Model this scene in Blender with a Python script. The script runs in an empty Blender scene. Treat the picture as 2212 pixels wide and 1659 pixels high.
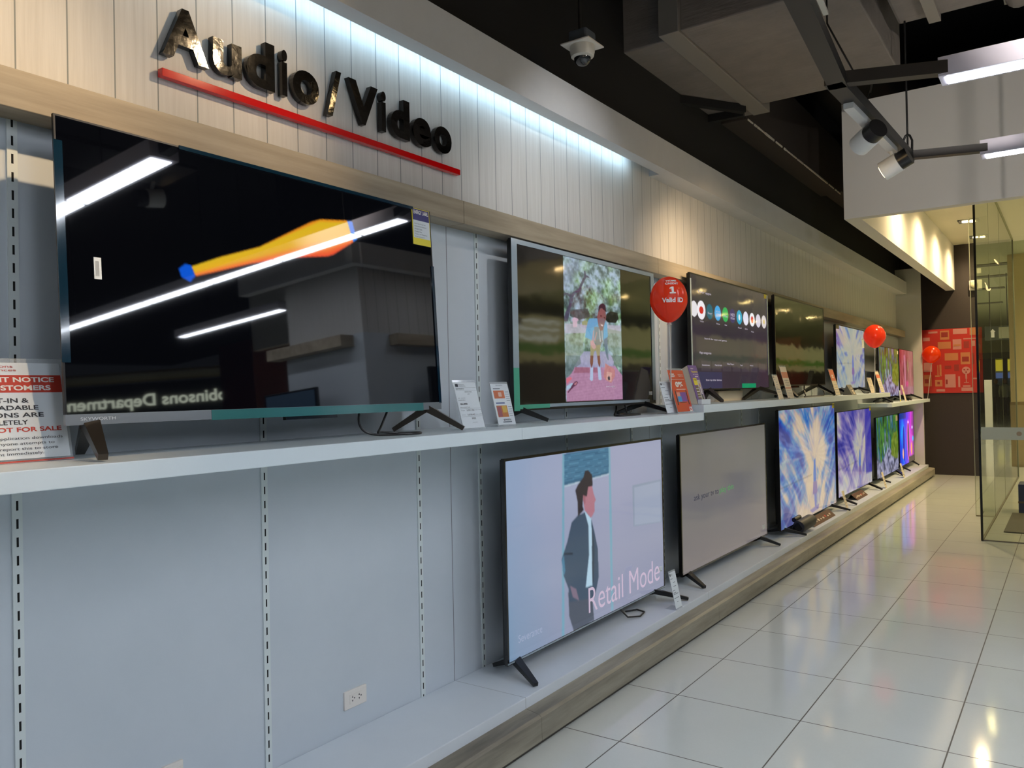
import bpy, bmesh, math, random
import numpy as np
from mathutils import Vector, Matrix
random.seed(7)
rng = np.random.default_rng(5)
S = bpy.context.scene
COL = S.collection
PI = math.pi

# ------------------------------------------------------------------ camera, world, exposure
cam_d = bpy.data.cameras.new('camera')
cam = bpy.data.objects.new('camera', cam_d); COL.objects.link(cam)
S.camera = cam
_yaw, _pitch, _roll = -0.61, 0.01, -0.0203
_f = Vector((math.sin(_yaw)*math.cos(_pitch), math.cos(_yaw)*math.cos(_pitch), math.sin(_pitch)))
_r = Vector((math.cos(_yaw), -math.sin(_yaw), 0.0)); _u = _r.cross(_f)
_r2 = _r*math.cos(_roll) + _u*math.sin(_roll); _u2 = -_r*math.sin(_roll) + _u*math.cos(_roll)
cam.matrix_world = Matrix(((_r2.x, _u2.x, -_f.x, 0), (_r2.y, _u2.y, -_f.y, 0), (_r2.z, _u2.z, -_f.z, 1.54), (0, 0, 0, 1)))
cam_d.sensor_fit = 'HORIZONTAL'; cam_d.sensor_width = 36.0
cam_d.lens = 36.0*1735.22/2212.0
cam_d.clip_start = 0.05; cam_d.clip_end = 200
w = bpy.data.worlds.new('world'); S.world = w; w.use_nodes = True
w.node_tree.nodes['Background'].inputs[0].default_value = (0.55, 0.62, 0.72, 1)
w.node_tree.nodes['Background'].inputs[1].default_value = 0.05
S.view_settings.view_transform = 'Standard'; S.view_settings.look = 'None'
S.view_settings.exposure = 0.0; S.view_settings.gamma = 1.0
S.view_settings.use_curve_mapping = False
S.cycles.use_denoising = True
S.cycles.max_bounces = 10; S.cycles.diffuse_bounces = 5; S.cycles.glossy_bounces = 5
S.cycles.transmission_bounces = 8; S.cycles.transparent_max_bounces = 12
S.cycles.caustics_reflective = False; S.cycles.caustics_refractive = False
S.cycles.sample_clamp_indirect = 4.0

# ------------------------------------------------------------------ colour + materials
def lin(c):
    return tuple(((v/255.0)/12.92 if v/255.0 <= .04045 else ((v/255.0+.055)/1.055)**2.4) for v in c)
def mat(name, rgb=(200, 200, 200), rough=.5, metal=0.0, spec=.5, ior=None, emit=None, strength=0.0, alpha=None, trans=0.0, coat=0.0):
    m = bpy.data.materials.new(name); m.use_nodes = True
    b = m.node_tree.nodes['Principled BSDF']
    b.inputs['Base Color'].default_value = (*lin(rgb), 1)
    b.inputs['Roughness'].default_value = rough
    b.inputs['Metallic'].default_value = metal
    b.inputs['Specular IOR Level'].default_value = spec
    if ior: b.inputs['IOR'].default_value = ior
    if emit: b.inputs['Emission Color'].default_value = (*lin(emit), 1); b.inputs['Emission Strength'].default_value = strength
    if trans: b.inputs['Transmission Weight'].default_value = trans
    if alpha is not None: b.inputs['Alpha'].default_value = alpha
    if coat: b.inputs['Coat Weight'].default_value = coat; b.inputs['Coat Roughness'].default_value = .03
    return m
def nt(m): return m.node_tree, m.node_tree.nodes, m.node_tree.links, m.node_tree.nodes['Principled BSDF']
def node(N, t, **kw):
    n = N.new(t)
    for k, v in kw.items(): setattr(n, k, v)
    return n
def math_n(N, L, op, a, b=None, c=None):
    n = N.new('ShaderNodeMath'); n.operation = op
    for i, v in enumerate((a, b, c)):
        if v is None: continue
        if isinstance(v, (int, float)): n.inputs[i].default_value = v
        else: L.new(v, n.inputs[i])
    return n.outputs[0]
def mixc(N, L, fac, a, b):
    n = N.new('ShaderNodeMix'); n.data_type = 'RGBA'
    if isinstance(fac, (int, float)): n.inputs[0].default_value = fac
    else: L.new(fac, n.inputs[0])
    for i, v in ((6, a), (7, b)):
        if isinstance(v, tuple): n.inputs[i].default_value = (*v, 1)
        else: L.new(v, n.inputs[i])
    return n.outputs[2]
def wpos(N, L):
    g = N.new('ShaderNodeNewGeometry'); s = N.new('ShaderNodeSeparateXYZ'); L.new(g.outputs['Position'], s.inputs[0])
    return g.outputs['Position'], s.outputs[0], s.outputs[1], s.outputs[2]
def noise(N, L, vec, scale, detail=3, rough=.5, sx=(1, 1, 1)):
    mp = N.new('ShaderNodeMapping'); mp.inputs['Scale'].default_value = sx; L.new(vec, mp.inputs[0])
    n = N.new('ShaderNodeTexNoise'); n.inputs['Scale'].default_value = scale; n.inputs['Detail'].default_value = detail
    n.inputs['Roughness'].default_value = rough; L.new(mp.outputs[0], n.inputs['Vector'])
    return n.outputs[0]
def line_mask(N, L, coord, origin, period, width):
    """1 on thin lines repeating every period along coord"""
    a = math_n(N, L, 'SUBTRACT', coord, origin - width/2)
    d = math_n(N, L, 'DIVIDE', a, period); fr = math_n(N, L, 'FRACT', d)
    return math_n(N, L, 'LESS_THAN', fr, width/period)
def bump(N, L, b, h, strength=.2, dist=.01):
    n = N.new('ShaderNodeBump'); n.inputs['Strength'].default_value = strength; n.inputs['Distance'].default_value = dist
    L.new(h, n.inputs['Height']); L.new(n.outputs[0], b.inputs['Normal'])

def wood_mat(name, c1, c2, stretch, rough=.45, sc=6.0, bend=.0):
    m = mat(name, c1, rough); t, N, L, b = nt(m)
    p, x, y, z = wpos(N, L)
    n1 = noise(N, L, p, sc, 6, .65, stretch); n2 = noise(N, L, p, sc*.35, 3, .5, tuple(s*.7 for s in stretch))
    s = math_n(N, L, 'ADD', math_n(N, L, 'MULTIPLY', n1, .55), math_n(N, L, 'MULTIPLY', n2, .45))
    r = N.new('ShaderNodeValToRGB'); L.new(s, r.inputs[0])
    r.color_ramp.elements[0].position = .36; r.color_ramp.elements[1].position = .62
    r.color_ramp.elements[0].color = (*lin(c2), 1); r.color_ramp.elements[1].color = (*lin(c1), 1)
    L.new(r.outputs[0], b.inputs['Base Color'])
    return m

M = {}
# white laminate panels with a faint mottled grain
M['panel'] = mat('panel_laminate', (203, 207, 212), .42)
t, N, L, b = nt(M['panel']); p, x, y, z = wpos(N, L)
n = noise(N, L, p, 2.5, 4, .6)
base = mixc(N, L, n, lin((190, 199, 207)), lin((206, 213, 220)))
seam = line_mask(N, L, y, .763, 2.155, .004)
L.new(mixc(N, L, seam, base, lin((96, 100, 106))), b.inputs['Base Color'])
M['white'] = mat('white_laminate', (222, 234, 240), .35)
M['deck'] = mat('deck_laminate', (214, 218, 222), .38)
t, N, L, b = nt(M['deck']); p, x, y, z = wpos(N, L)
n = noise(N, L, p, 3.0, 4, .6)
base = mixc(N, L, n, lin((206, 214, 222)), lin((220, 226, 232)))
sm = line_mask(N, L, y, .763, 2.155, .003)
L.new(mixc(N, L, sm, base, lin((150, 154, 160))), b.inputs['Base Color'])
M['pier'] = mat('painted_board', (205, 203, 198), .55)
M['cornice'] = mat('cornice_paint', (196, 196, 196), .6)
t, N, L, b = nt(M['cornice']); p, x, y, z = wpos(N, L)
n = noise(N, L, p, 5.0, 5, .7); L.new(mixc(N, L, n, lin((196, 197, 199)), lin((212, 212, 213))), b.inputs['Base Color'])
# pale planks: vertical grain, thin dark grooves
M['plank'] = mat('pale_planks', (206, 204, 200), .6)
t, N, L, b = nt(M['plank']); p, x, y, z = wpos(N, L)
n = noise(N, L, p, 60, 4, .7, (1, 1, .035))
n2 = noise(N, L, p, 4, 2, .5, (1, 1, .3))
c = mixc(N, L, n, lin((188, 185, 180)), lin((230, 229, 226)))
c = mixc(N, L, math_n(N, L, 'MULTIPLY', n2, .35), c, lin((196, 192, 186)))
g = line_mask(N, L, y, 1.199, .14367, .0045)
L.new(mixc(N, L, g, c, lin((128, 134, 134))), b.inputs['Base Color'])
inv = math_n(N, L, 'SUBTRACT', 1.0, g); bump(N, L, b, inv, .5, .003)
M['trimwood'] = wood_mat('ledge_oak', (184, 170, 146), (134, 121, 101), (1, .06, 1), .5, 14)
M['plinthwood'] = wood_mat('plinth_oak', (168, 161, 144), (92, 86, 75), (1, .09, 1), .42, 9)
t, N, L, b = nt(M['trimwood'])
# polished floor tiles 0.60 x 0.636 m
M['floor'] = mat('floor_tile', (205, 206, 203), .09, spec=.45)
t, N, L, b = nt(M['floor']); p, x, y, z = wpos(N, L)
gx = line_mask(N, L, x, -1.666, .6004, .0058); gy = line_mask(N, L, y, 3.150, .6357, .0058)
gm = math_n(N, L, 'MAXIMUM', gx, gy)
n = noise(N, L, p, 1.3, 4, .6); n3 = noise(N, L, p, 90, 2, .5)
c = mixc(N, L, n, lin((206, 210, 203)), lin((222, 224, 218)))
c = mixc(N, L, math_n(N, L, 'MULTIPLY', n3, .12), c, lin((180, 178, 172)))
L.new(mixc(N, L, gm, c, lin((92, 87, 80))), b.inputs['Base Color'])
rg = math_n(N, L, 'ADD', math_n(N, L, 'MULTIPLY', gm, .5), .085); L.new(rg, b.inputs['Roughness'])
bump(N, L, b, noise(N, L, p, .9, 2, .5), .04, .02)
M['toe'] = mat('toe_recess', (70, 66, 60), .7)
M['blackpaint'] = mat('black_paint', (22, 21, 22), .8)
M['darkwall'] = mat('dark_brown_wall', (58, 47, 45), .65)
t, N, L, b = nt(M['darkwall']); p, x, y, z = wpos(N, L)
n = noise(N, L, p, 40, 3, .7); L.new(mixc(N, L, n, lin((36, 29, 29)), lin((50, 41, 39))), b.inputs['Base Color'])
M['duct'] = mat('duct_wrap', (88, 82, 78), .8)
t, N, L, b = nt(M['duct']); p, x, y, z = wpos(N, L)
n = noise(N, L, p, 3, 5, .65); n2 = noise(N, L, p, 30, 3, .6, (.15, 1, 1))
c = mixc(N, L, n, lin((104, 98, 95)), lin((160, 148, 140)))
L.new(mixc(N, L, math_n(N, L, 'MULTIPLY', n2, .5), c, lin((112, 105, 100))), b.inputs['Base Color'])
bump(N, L, b, n2, .5, .01)
M['ductdark'] = mat('duct_wrap_dark', (58, 50, 46), .85)
M['flange'] = mat('duct_flange', (150, 143, 136), .6, metal=.3)
M['foil'] = mat('foil_tape', (222, 214, 200), .5)
M['bulk'] = mat('bulkhead_paint', (228, 224, 217), .6)
M['cream'] = mat('cream_ceiling', (226, 218, 196), .6)
M['rail'] = mat('rail_metal', (56, 54, 53), .45, metal=.5)
M['lampbody'] = mat('lamp_housing', (232, 226, 240), .5)
M['lens'] = mat('lamp_diffuser', (240, 245, 250), .5, emit=(234, 241, 252), strength=31.0)
M['black'] = mat('black_plastic', (14, 14, 15), .35)
M['blackgloss'] = mat('black_gloss_plastic', (10, 10, 11), .12, spec=.7)
M['bronze'] = mat('bronze_leg', (82, 76, 70), .28, metal=.75)
M['silver'] = mat('silver_bezel', (150, 156, 162), .28, metal=.7)
M['film'] = mat('edge_film', (150, 165, 175), .12, spec=.8)
M['filmteal'] = mat('teal_edge_film', (60, 120, 120), .1, spec=.8, coat=.5)
M['filmdark'] = mat('blue_edge_film', (10, 40, 58), .08, spec=.8, coat=.5)
M['letter'] = mat('letter_black_acrylic', (12, 11, 10), .07, spec=.5, ior=1.5)
t, N, L, b = nt(M['letter']); p, x, y, z = wpos(N, L)
n = noise(N, L, p, 12, 6, .7, (1, .6, 1.4)); L.new(math_n(N, L, 'ADD', math_n(N, L, 'MULTIPLY', n, .14), .015), b.inputs['Roughness'])
bump(N, L, b, noise(N, L, p, 9, 4, .6), .12, .01)
M['red'] = mat('red_acrylic', (206, 10, 14), .09, spec=.8)
M['paper'] = mat('paper_white', (222, 230, 236), .5)
M['acrylic'] = mat('clear_acrylic', (235, 242, 245), .06, trans=.0, alpha=.22, spec=.8)
M['ink'] = mat('ink_dark', (40, 44, 56), .6)
M['inkgrey'] = mat('ink_grey', (120, 130, 142), .6)
M['inkred'] = mat('ink_red', (196, 62, 46), .6)
M['inkwhite'] = mat('ink_white', (238, 236, 232), .6)
M['redcard'] = mat('red_card', (205, 62, 38), .35)
M['orangecard'] = mat('orange_card', (218, 118, 84), .45)
M['purple'] = mat('purple_card', (98, 66, 150), .35)
M['yellow'] = mat('yellow_print', (232, 214, 60), .5)
M['warmcard'] = mat('warm_paper', (226, 212, 190), .5)
M['balloon'] = mat('balloon_rubber', (255, 84, 48), .2, spec=.5)
M['orangeballoon'] = mat('orange_balloon_rubber', (238, 78, 14), .2, spec=.6, coat=.3)
for key, tcol in (('balloon', (255, 104, 62)), ('orangeballoon', (255, 96, 10))):
    t, N, L, b = nt(M[key]); tl = N.new('ShaderNodeBsdfTranslucent'); tl.inputs[0].default_value = (*lin(tcol), 1)
    mx = N.new('ShaderNodeMixShader'); mx.inputs[0].default_value = .5
    L.new(b.outputs[0], mx.inputs[1]); L.new(tl.outputs[0], mx.inputs[2]); L.new(mx.outputs[0], N['Material Output'].inputs[0])
M['string'] = mat('white_stick', (225, 220, 215), .5)
M['slotstrip'] = mat('slotted_steel', (214, 222, 222), .4)
t, N, L, b = nt(M['slotstrip']); p, x, y, z = wpos(N, L)
# slots: 27 mm tall openings every 50.5 mm, in a narrow band along the middle of each strip (object space y)
tc = N.new('ShaderNodeTexCoord'); sx = N.new('ShaderNodeSeparateXYZ'); L.new(tc.outputs['Object'], sx.inputs[0])
az = math_n(N, L, 'DIVIDE', math_n(N, L, 'SUBTRACT', z, 1.241), .0505)
s1 = math_n(N, L, 'LESS_THAN', math_n(N, L, 'FRACT', az), .53)
s2 = math_n(N, L, 'LESS_THAN', math_n(N, L, 'ABSOLUTE', sx.outputs[1]), .0030)
sl = math_n(N, L, 'MULTIPLY', s1, s2)
L.new(mixc(N, L, sl, lin((214, 222, 222)), lin((10, 10, 10))), b.inputs['Base Color'])
L.new(math_n(N, L, 'ADD', math_n(N, L, 'MULTIPLY', sl, .5), .4), b.inputs['Roughness'])
M['outlet'] = mat('outlet_plastic', (228, 222, 214), .35)
def glass_mat(name, tint=(238, 243, 232), rough=0.0):
    m = bpy.data.materials.new(name); m.use_nodes = True
    N, L = m.node_tree.nodes, m.node_tree.links; N.clear()
    o = N.new('ShaderNodeOutputMaterial'); tr = N.new('ShaderNodeBsdfTransparent'); gl = N.new('ShaderNodeBsdfGlossy')
    gl.inputs['Roughness'].default_value = rough; tr.inputs[0].default_value = (*lin(tint), 1)
    fr = N.new('ShaderNodeFresnel'); ge = N.new('ShaderNodeNewGeometry'); io = math_n(N, L, 'MULTIPLY_ADD', ge.outputs['Backfacing'], 1/1.5-1.5, 1.5); L.new(io, fr.inputs['IOR'])
    mx = N.new('ShaderNodeMixShader'); L.new(fr.outputs[0], mx.inputs[0]); L.new(tr.outputs[0], mx.inputs[1]); L.new(gl.outputs[0], mx.inputs[2])
    L.new(mx.outputs[0], o.inputs[0]); return m
M['glass'] = glass_mat('shopfront_glass')
M['glassedge'] = mat('glass_edge', (8, 10, 9), .2)
M['frost'] = mat('frosted_band', (196, 200, 182), .6)
def emis(name, rgb, s=1.0):
    return mat(name, (10, 10, 10), .6, emit=rgb, strength=s)

# ------------------------------------------------------------------ mesh helpers
class MB:
    def __init__(s): s.v = []; s.f = []; s.smooth = False
    def box(s, x0, x1, y0, y1, z0, z1):
        o = len(s.v)
        s.v += [(x, y, z) for z in (z0, z1) for y in (y0, y1) for x in (x0, x1)]
        s.f += [tuple(o+i for i in q) for q in ((0, 2, 3, 1), (4, 5, 7, 6), (0, 1, 5, 4), (2, 6, 7, 3), (0, 4, 6, 2), (1, 3, 7, 5))]
        return s
    def quad(s, a, b, c, d):
        o = len(s.v); s.v += [tuple(a), tuple(b), tuple(c), tuple(d)]; s.f.append((o, o+1, o+2, o+3)); return s
    def hexa(s, A, B):
        """two quads A and B joined"""
        o = len(s.v); s.v += [tuple(q) for q in A] + [tuple(q) for q in B]
        s.f += [(o+3, o+2, o+1, o), (o+4, o+5, o+6, o+7)] + [(o+i, o+(i+1) % 4, o+4+(i+1) % 4, o+4+i) for i in range(4)]; return s
    def prism(s, prof, axis, a, b):
        """2-d profile extruded along an axis: axis 'y' takes (x,z), 'x' takes (y,z), 'z' takes (x,y)"""
        o = len(s.v); n = len(prof)
        def q(p, t): return {'y': (p[0], t, p[1]), 'x': (t, p[0], p[1]), 'z': (p[0], p[1], t)}[axis]
        s.v += [q(p, a) for p in prof] + [q(p, b) for p in prof]
        s.f += [tuple(o+i for i in reversed(range(n))), tuple(o+n+i for i in range(n))]
        s.f += [(o+i, o+(i+1) % n, o+n+(i+1) % n, o+n+i) for i in range(n)]; return s
    def bar(s, p0, p1, w0, h0, w1=None, h1=None, up=(0, 0, 1)):
        """tapered rectangular bar"""
        p0, p1 = Vector(p0), Vector(p1); d = (p1-p0).normalized(); a = d.cross(Vector(up)).normalized(); c = a.cross(d)
        w1 = w0 if w1 is None else w1; h1 = h0 if h1 is None else h1
        def q(p, w, h): return [p+a*w/2*i+c*h/2*j for i, j in ((-1, -1), (1, -1), (1, 1), (-1, 1))]
        return s.hexa(q(p0, w0, h0), q(p1, w1, h1))
    def tube(s, pts, r, n=10, cap=True):
        pts = [Vector(p) for p in pts]; o = len(s.v); rs = r if isinstance(r, (list, tuple)) else [r]*len(pts)
        prev = None
        for i, p in enumerate(pts):
            d = (pts[min(i+1, len(pts)-1)] - pts[max(i-1, 0)]).normalized()
            a = d.cross(Vector((0, 0, 1)) if abs(d.z) < .95 else Vector((1, 0, 0))).normalized()
            if prev is not None and a.dot(prev) < 0: a = -a
            prev = a; c = d.cross(a)
            s.v += [tuple(p + (a*math.cos(2*PI*k/n) + c*math.sin(2*PI*k/n))*rs[i]) for k in range(n)]
        for i in range(len(pts)-1):
            for k in range(n):
                s.f.append((o+i*n+k, o+i*n+(k+1) % n, o+(i+1)*n+(k+1) % n, o+(i+1)*n+k))
        if cap: s.f.append(tuple(o+k for k in reversed(range(n)))); s.f.append(tuple(o+(len(pts)-1)*n+k for k in range(n)))
        s.smooth = True; return s
    def lathe(s, prof, c, n=32, axis='z'):
        """prof: (radius, height) from one end to the other"""
        o = len(s.v); c = Vector(c)
        for r, h in prof:
            for k in range(n):
                a = 2*PI*k/n; u, v = r*math.cos(a), r*math.sin(a)
                s.v.append(tuple(c + Vector({'z': (u, v, h), 'y': (u, h, v), 'x': (h, u, v)}[axis])))
        for i in range(len(prof)-1):
            for k in range(n): s.f.append((o+i*n+k, o+i*n+(k+1) % n, o+(i+1)*n+(k+1) % n, o+(i+1)*n+k))
        s.f.append(tuple(o+k for k in reversed(range(n)))); s.f.append(tuple(o+(len(prof)-1)*n+k for k in range(n)))
        s.smooth = True; return s
    def build(s, name, m, parent=None, origin=None, bevel=0.0, autos=True):
        root = parent
        while root is not None and root.parent is not None: root = root.parent
        off = Vector(root.location) if root is not None else Vector(origin or (0, 0, 0))
        me = bpy.data.meshes.new(name); me.from_pydata([tuple(Vector(v)-off) for v in s.v], [], s.f)
        bm = bmesh.new(); bm.from_mesh(me)
        bmesh.ops.recalc_face_normals(bm, faces=bm.faces)
        if bevel: bmesh.ops.bevel(bm, geom=bm.edges[:], offset=bevel, segments=2, affect='EDGES', profile=.5, clamp_overlap=True)
        bm.to_mesh(me); bm.free()
        me.materials.append(m)
        if s.smooth:
            for p in me.polygons: p.use_smooth = True
            try: me.set_sharp_from_angle(angle=math.radians(40))
            except Exception: pass
        o = bpy.data.objects.new(name, me); COL.objects.link(o)
        if parent is not None: o.parent = parent
        else: o.location = off
        return o
def B(*a): return MB().box(*a)
def tag(o, label=None, cat=None, group=None, kind=None):
    if label: o['label'] = label
    if cat: o['category'] = cat
    if group: o['group'] = group
    if kind: o['kind'] = kind
    return o
def thing(name, loc, label, cat, group=None):
    o = bpy.data.objects.new(name, None); COL.objects.link(o); o.location = loc; o.empty_display_size = .05
    return tag(o, label, cat, group)
def struct(name, mb, m, label=None, bevel=0.0):
    return tag(mb.build(name, m, None, None, bevel), label, None, None, 'structure')
VL = bpy.context.view_layer
def text_mesh(body, bold=0.0, extrude=0.0, spacing=1.0):
    """plain vertex / face lists of a text, unit bounding box info"""
    cu = bpy.data.curves.new('lettering', 'FONT'); cu.body = body; cu.size = 1.0; cu.offset = bold; cu.extrude = extrude
    cu.space_character = spacing; cu.resolution_u = 6; cu.align_x = 'LEFT'
    o = bpy.data.objects.new('lettering', cu); COL.objects.link(o); VL.update()
    me = bpy.data.meshes.new_from_object(o.evaluated_get(bpy.context.evaluated_depsgraph_get()))
    vs = [tuple(v.co) for v in me.vertices]; fs = [tuple(p.vertices) for p in me.polygons]
    bpy.data.objects.remove(o); bpy.data.curves.remove(cu); bpy.data.meshes.remove(me)
    return vs, fs
def text_fit(name, body, o, r, u, w, h, m, parent, bold=.0, depth=0.0, n=None, spacing=1.0, mb=None):
    """text stretched to width w along r and height h along u from lower-left corner o; depth extrudes along the normal"""
    vs, fs = text_mesh(body, bold, .5 if depth else 0.0, spacing)
    if not vs: return None
    X = [v[0] for v in vs]; Y = [v[1] for v in vs]; x0, x1, y0, y1 = min(X), max(X), min(Y), max(Y)
    o, r, u = Vector(o), Vector(r).normalized(), Vector(u).normalized(); nn = Vector(n).normalized() if n else r.cross(u).normalized()
    sx, sy = (w/(x1-x0) if w else h/(y1-y0)), h/(y1-y0)
    mb = mb or MB(); k = len(mb.v)
    mb.v += [tuple(o + r*((v[0]-x0)*sx) + u*((v[1]-y0)*sy) + nn*(v[2]+.5)*depth) for v in vs]
    mb.f += [tuple(k+i for i in f) for f in fs]
    if name is None: return mb
    root = parent
    while root is not None and root.parent is not None: root = root.parent
    off = Vector(root.location) if root is not None else Vector((0, 0, 0))
    me = bpy.data.meshes.new(name); me.from_pydata([tuple(Vector(v)-off) for v in mb.v], [], mb.f); me.materials.append(m)
    ob = bpy.data.objects.new(name, me); COL.objects.link(ob)
    if parent is not None: ob.parent = parent
    return ob

# ------------------------------------------------------------------ picture canvases for the lit screens (numpy, written to a colour attribute)
def canvas(w, h, rgb): 
    a = np.zeros((h, w, 3)); a[:] = rgb; return a
def grid(a):
    h, w = a.shape[:2]; return np.meshgrid((np.arange(w)+.5)/w, (np.arange(h)+.5)/h)
def poly(a, pts, rgb, al=1.0):
    U, V = grid(a); ins = np.zeros(U.shape, bool); n = len(pts); j = n-1
    for i in range(n):
        xi, yi = pts[i]; xj, yj = pts[j]
        if yi != yj: ins ^= ((yi > V) != (yj > V)) & (U < (xj-xi)*(V-yi)/(yj-yi)+xi)
        j = i
    a[ins] = a[ins]*(1-al) + np.array(rgb)*al; return ins
def ell(a, cx, cy, rx, ry, rgb, al=1.0, soft=0.0, rot=0.0):
    U, V = grid(a); du, dv = U-cx, V-cy
    x = (du*math.cos(rot)+dv*math.sin(rot))/rx; y = (-du*math.sin(rot)+dv*math.cos(rot))/ry
    d = np.sqrt(x*x+y*y); k = np.clip((1-d)/soft, 0, 1) if soft else (d < 1).astype(float)
    k = (k*al)[..., None]; a[:] = a*(1-k)+np.array(rgb)*k
def vnoise(X, Y, seed=0):
    r = np.random.default_rng(seed).random((64, 64)); xi = np.floor(X).astype(int); yi = np.floor(Y).astype(int)
    fx = X-xi; fy = Y-yi; fx = fx*fx*(3-2*fx); fy = fy*fy*(3-2*fy)
    g = lambda i, j: r[(yi+j) % 64, (xi+i) % 64]
    return (g(0, 0)*(1-fx)+g(1, 0)*fx)*(1-fy)+(g(0, 1)*(1-fx)+g(1, 1)*fx)*fy
def fbm(X, Y, seed=0, o=4):
    s = 0; a = .5; t = 0
    for i in range(o): s = s+a*vnoise(X*2**i, Y*2**i, seed+i*7); t += a; a *= .55
    return s/t
def ramp(t, stops):
    t = np.clip(t, 0, 1); xs = [s[0] for s in stops]
    return np.stack([np.interp(t, xs, [s[1+k] for s in stops]) for k in range(3)], -1)
def down2(a): return (a[0::2, 0::2]+a[1::2, 0::2]+a[0::2, 1::2]+a[1::2, 1::2])/4
SCREENM = {}
def screen_mat(gain=1.0, rough=.08, wave=0.0, spec=.5, ior=1.5):
    k = (gain, rough, wave, spec, ior)
    if k in SCREENM: return SCREENM[k]
    m = mat('screen_panel', (3, 3, 4), rough, spec=spec, ior=ior); t, N, L, b = nt(m)
    at = N.new('ShaderNodeAttribute'); at.attribute_name = 'picture'
    L.new(at.outputs['Color'], b.inputs['Emission Color']); b.inputs['Emission Strength'].default_value = gain
    if wave:
        p, x, y, z = wpos(N, L); bump(N, L, b, noise(N, L, p, 3.0, 2, .5, (1, 1.2, 1.6)), wave, .02)
    SCREENM[k] = m; return m
def picture_mesh(name, a, P, m, parent, root):
    """a: sRGB 0-255 canvas; P(u, v) -> world point (v down)"""
    h, w = a.shape[:2]; off = Vector(root.location)
    vs = []
    for j in range(h+1):
        for i in range(w+1): vs.append(tuple(P(i/w, j/h)-off))
    fs = [(j*(w+1)+i, (j+1)*(w+1)+i, (j+1)*(w+1)+i+1, j*(w+1)+i+1) for j in range(h) for i in range(w)]
    me = bpy.data.meshes.new(name); me.from_pydata(vs, [], fs)
    c = a/255.0; c = np.where(c <= .04045, c/12.92, ((c+.055)/1.055)**2.4)
    pc = np.pad(c, ((1, 1), (1, 1), (0, 0)), mode='edge')
    pc = (pc[:-1, :-1]+pc[1:, :-1]+pc[:-1, 1:]+pc[1:, 1:])/4
    ca = me.color_attributes.new('picture', 'FLOAT_COLOR', 'POINT')
    flat = np.ones((h+1, w+1, 4)); flat[..., :3] = pc
    ca.data.foreach_set('color', flat.reshape(-1).astype(np.float32))
    me.materials.append(m); o = bpy.data.objects.new(name, me); COL.objects.link(o); o.parent = parent
    return o

# ------------------------------------------------------------------ the setting
Y_END = 14.78           # face of the end panel
struct('floor', B(-2.6, 20, -5, 52, -.1, 0), M['floor'])
struct('wall_left', B(-2.52, -2.40, -5, 14.85, 0, 2.44), M['panel'])
struct('wall_left_planks', B(-2.52, -2.42, -5, 14.85, 2.44, 3.20), M['plank'])
struct('wall_left_upper', B(-2.55, -2.425, -5, 15.3, 3.20, 4.9), M['blackpaint'])
struct('wall_far', B(-2.6, -.78, 15.25, 15.40, 0, 4.9), M['darkwall'])
struct('wall_end_panel', B(-2.52, -2.045, Y_END, Y_END+.06, 0, 3.46), M['pier'])
struct('ceiling', B(-2.6, 20, -5, 15.4, 4.9, 5.0), M['blackpaint'])
# ledge along the top of the panels, in board lengths, and the cornice above the planks
mb = MB()
for a, c in ((-5, .763), (.763, 2.918), (2.918, 5.036), (5.036, 7.2), (7.2, 9.35), (9.35, 11.55), (11.55, Y_END)):
    mb.box(-2.398, -2.29, a+.0015, c-.0015, 2.322, 2.428)
struct('trim_1', mb, M['trimwood'], 'pale oak ledge along the top of the wall panels', .002)
struct('trim_2', B(-2.335, -2.25, -5, Y_END, 3.036, 3.24), M['cornice'], 'grey painted cornice beam hanging in front of the planks')
struct('trim_2_brackets', MB().box(-2.43, -2.33, -4, -3.9, 3.16, 3.2).box(-2.43, -2.33, .2, .3, 3.2, 3.23).box(-2.43, -2.33, 5.2, Y_END, 3.04, 3.2), M['cornice'])
# bulkhead boxing in the lower cream ceiling at the shop entrance
BX0, BX1, BY = -1.725, -1.592, 7.95
struct('trim_3', MB().box(BX0, 6.0, BY, BY+.11, 3.092, 4.17).box(BX0, BX1, BY+.11, 15.25, 3.092, 4.17), M['bulk'], 'off white bulkhead around the entrance ceiling')
struct('ceiling_entrance', B(BX1, 6.0, BY+.11, 15.5, 3.845, 3.90), M['cream'])
struct('ceiling_mall', B(-4.0, 20, 15.5, 52, 3.86, 3.93), mat('mall_ceiling', (176, 178, 142), .7))
struct('wall_back', B(-2.6, 20, -5.1, -5, 0, 5), mat('shop_wall_grey', (150, 152, 156), .7))

# ------------------------------------------------------------------ low display platform
pl = thing('display_platform', (-2.2, 6, 0), 'long low white display platform with oak fascia along the panelled wall', 'platform')
B(-2.398, -2.0, -5, 14.86, .03, .198).build('deck', M['deck'], pl, bevel=.003)
prof = [(-1.999, .030), (-1.918, .030), (-1.918, .128), (-1.930, .139), (-1.999, .150)]
segs = (-5, .763, 2.918, 5.036, 7.19, 9.35, 11.55, 13.7, 14.95)
for a, c in zip(segs[:-1], segs[1:]):
    MB().prism(prof, 'y', a+.001, c-.001).build('fascia_board', M['plinthwood'], pl)
B(-2.39, -1.945, -5, 14.84, 0, .030).build('toe_recess', M['toe'], pl)

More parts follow.
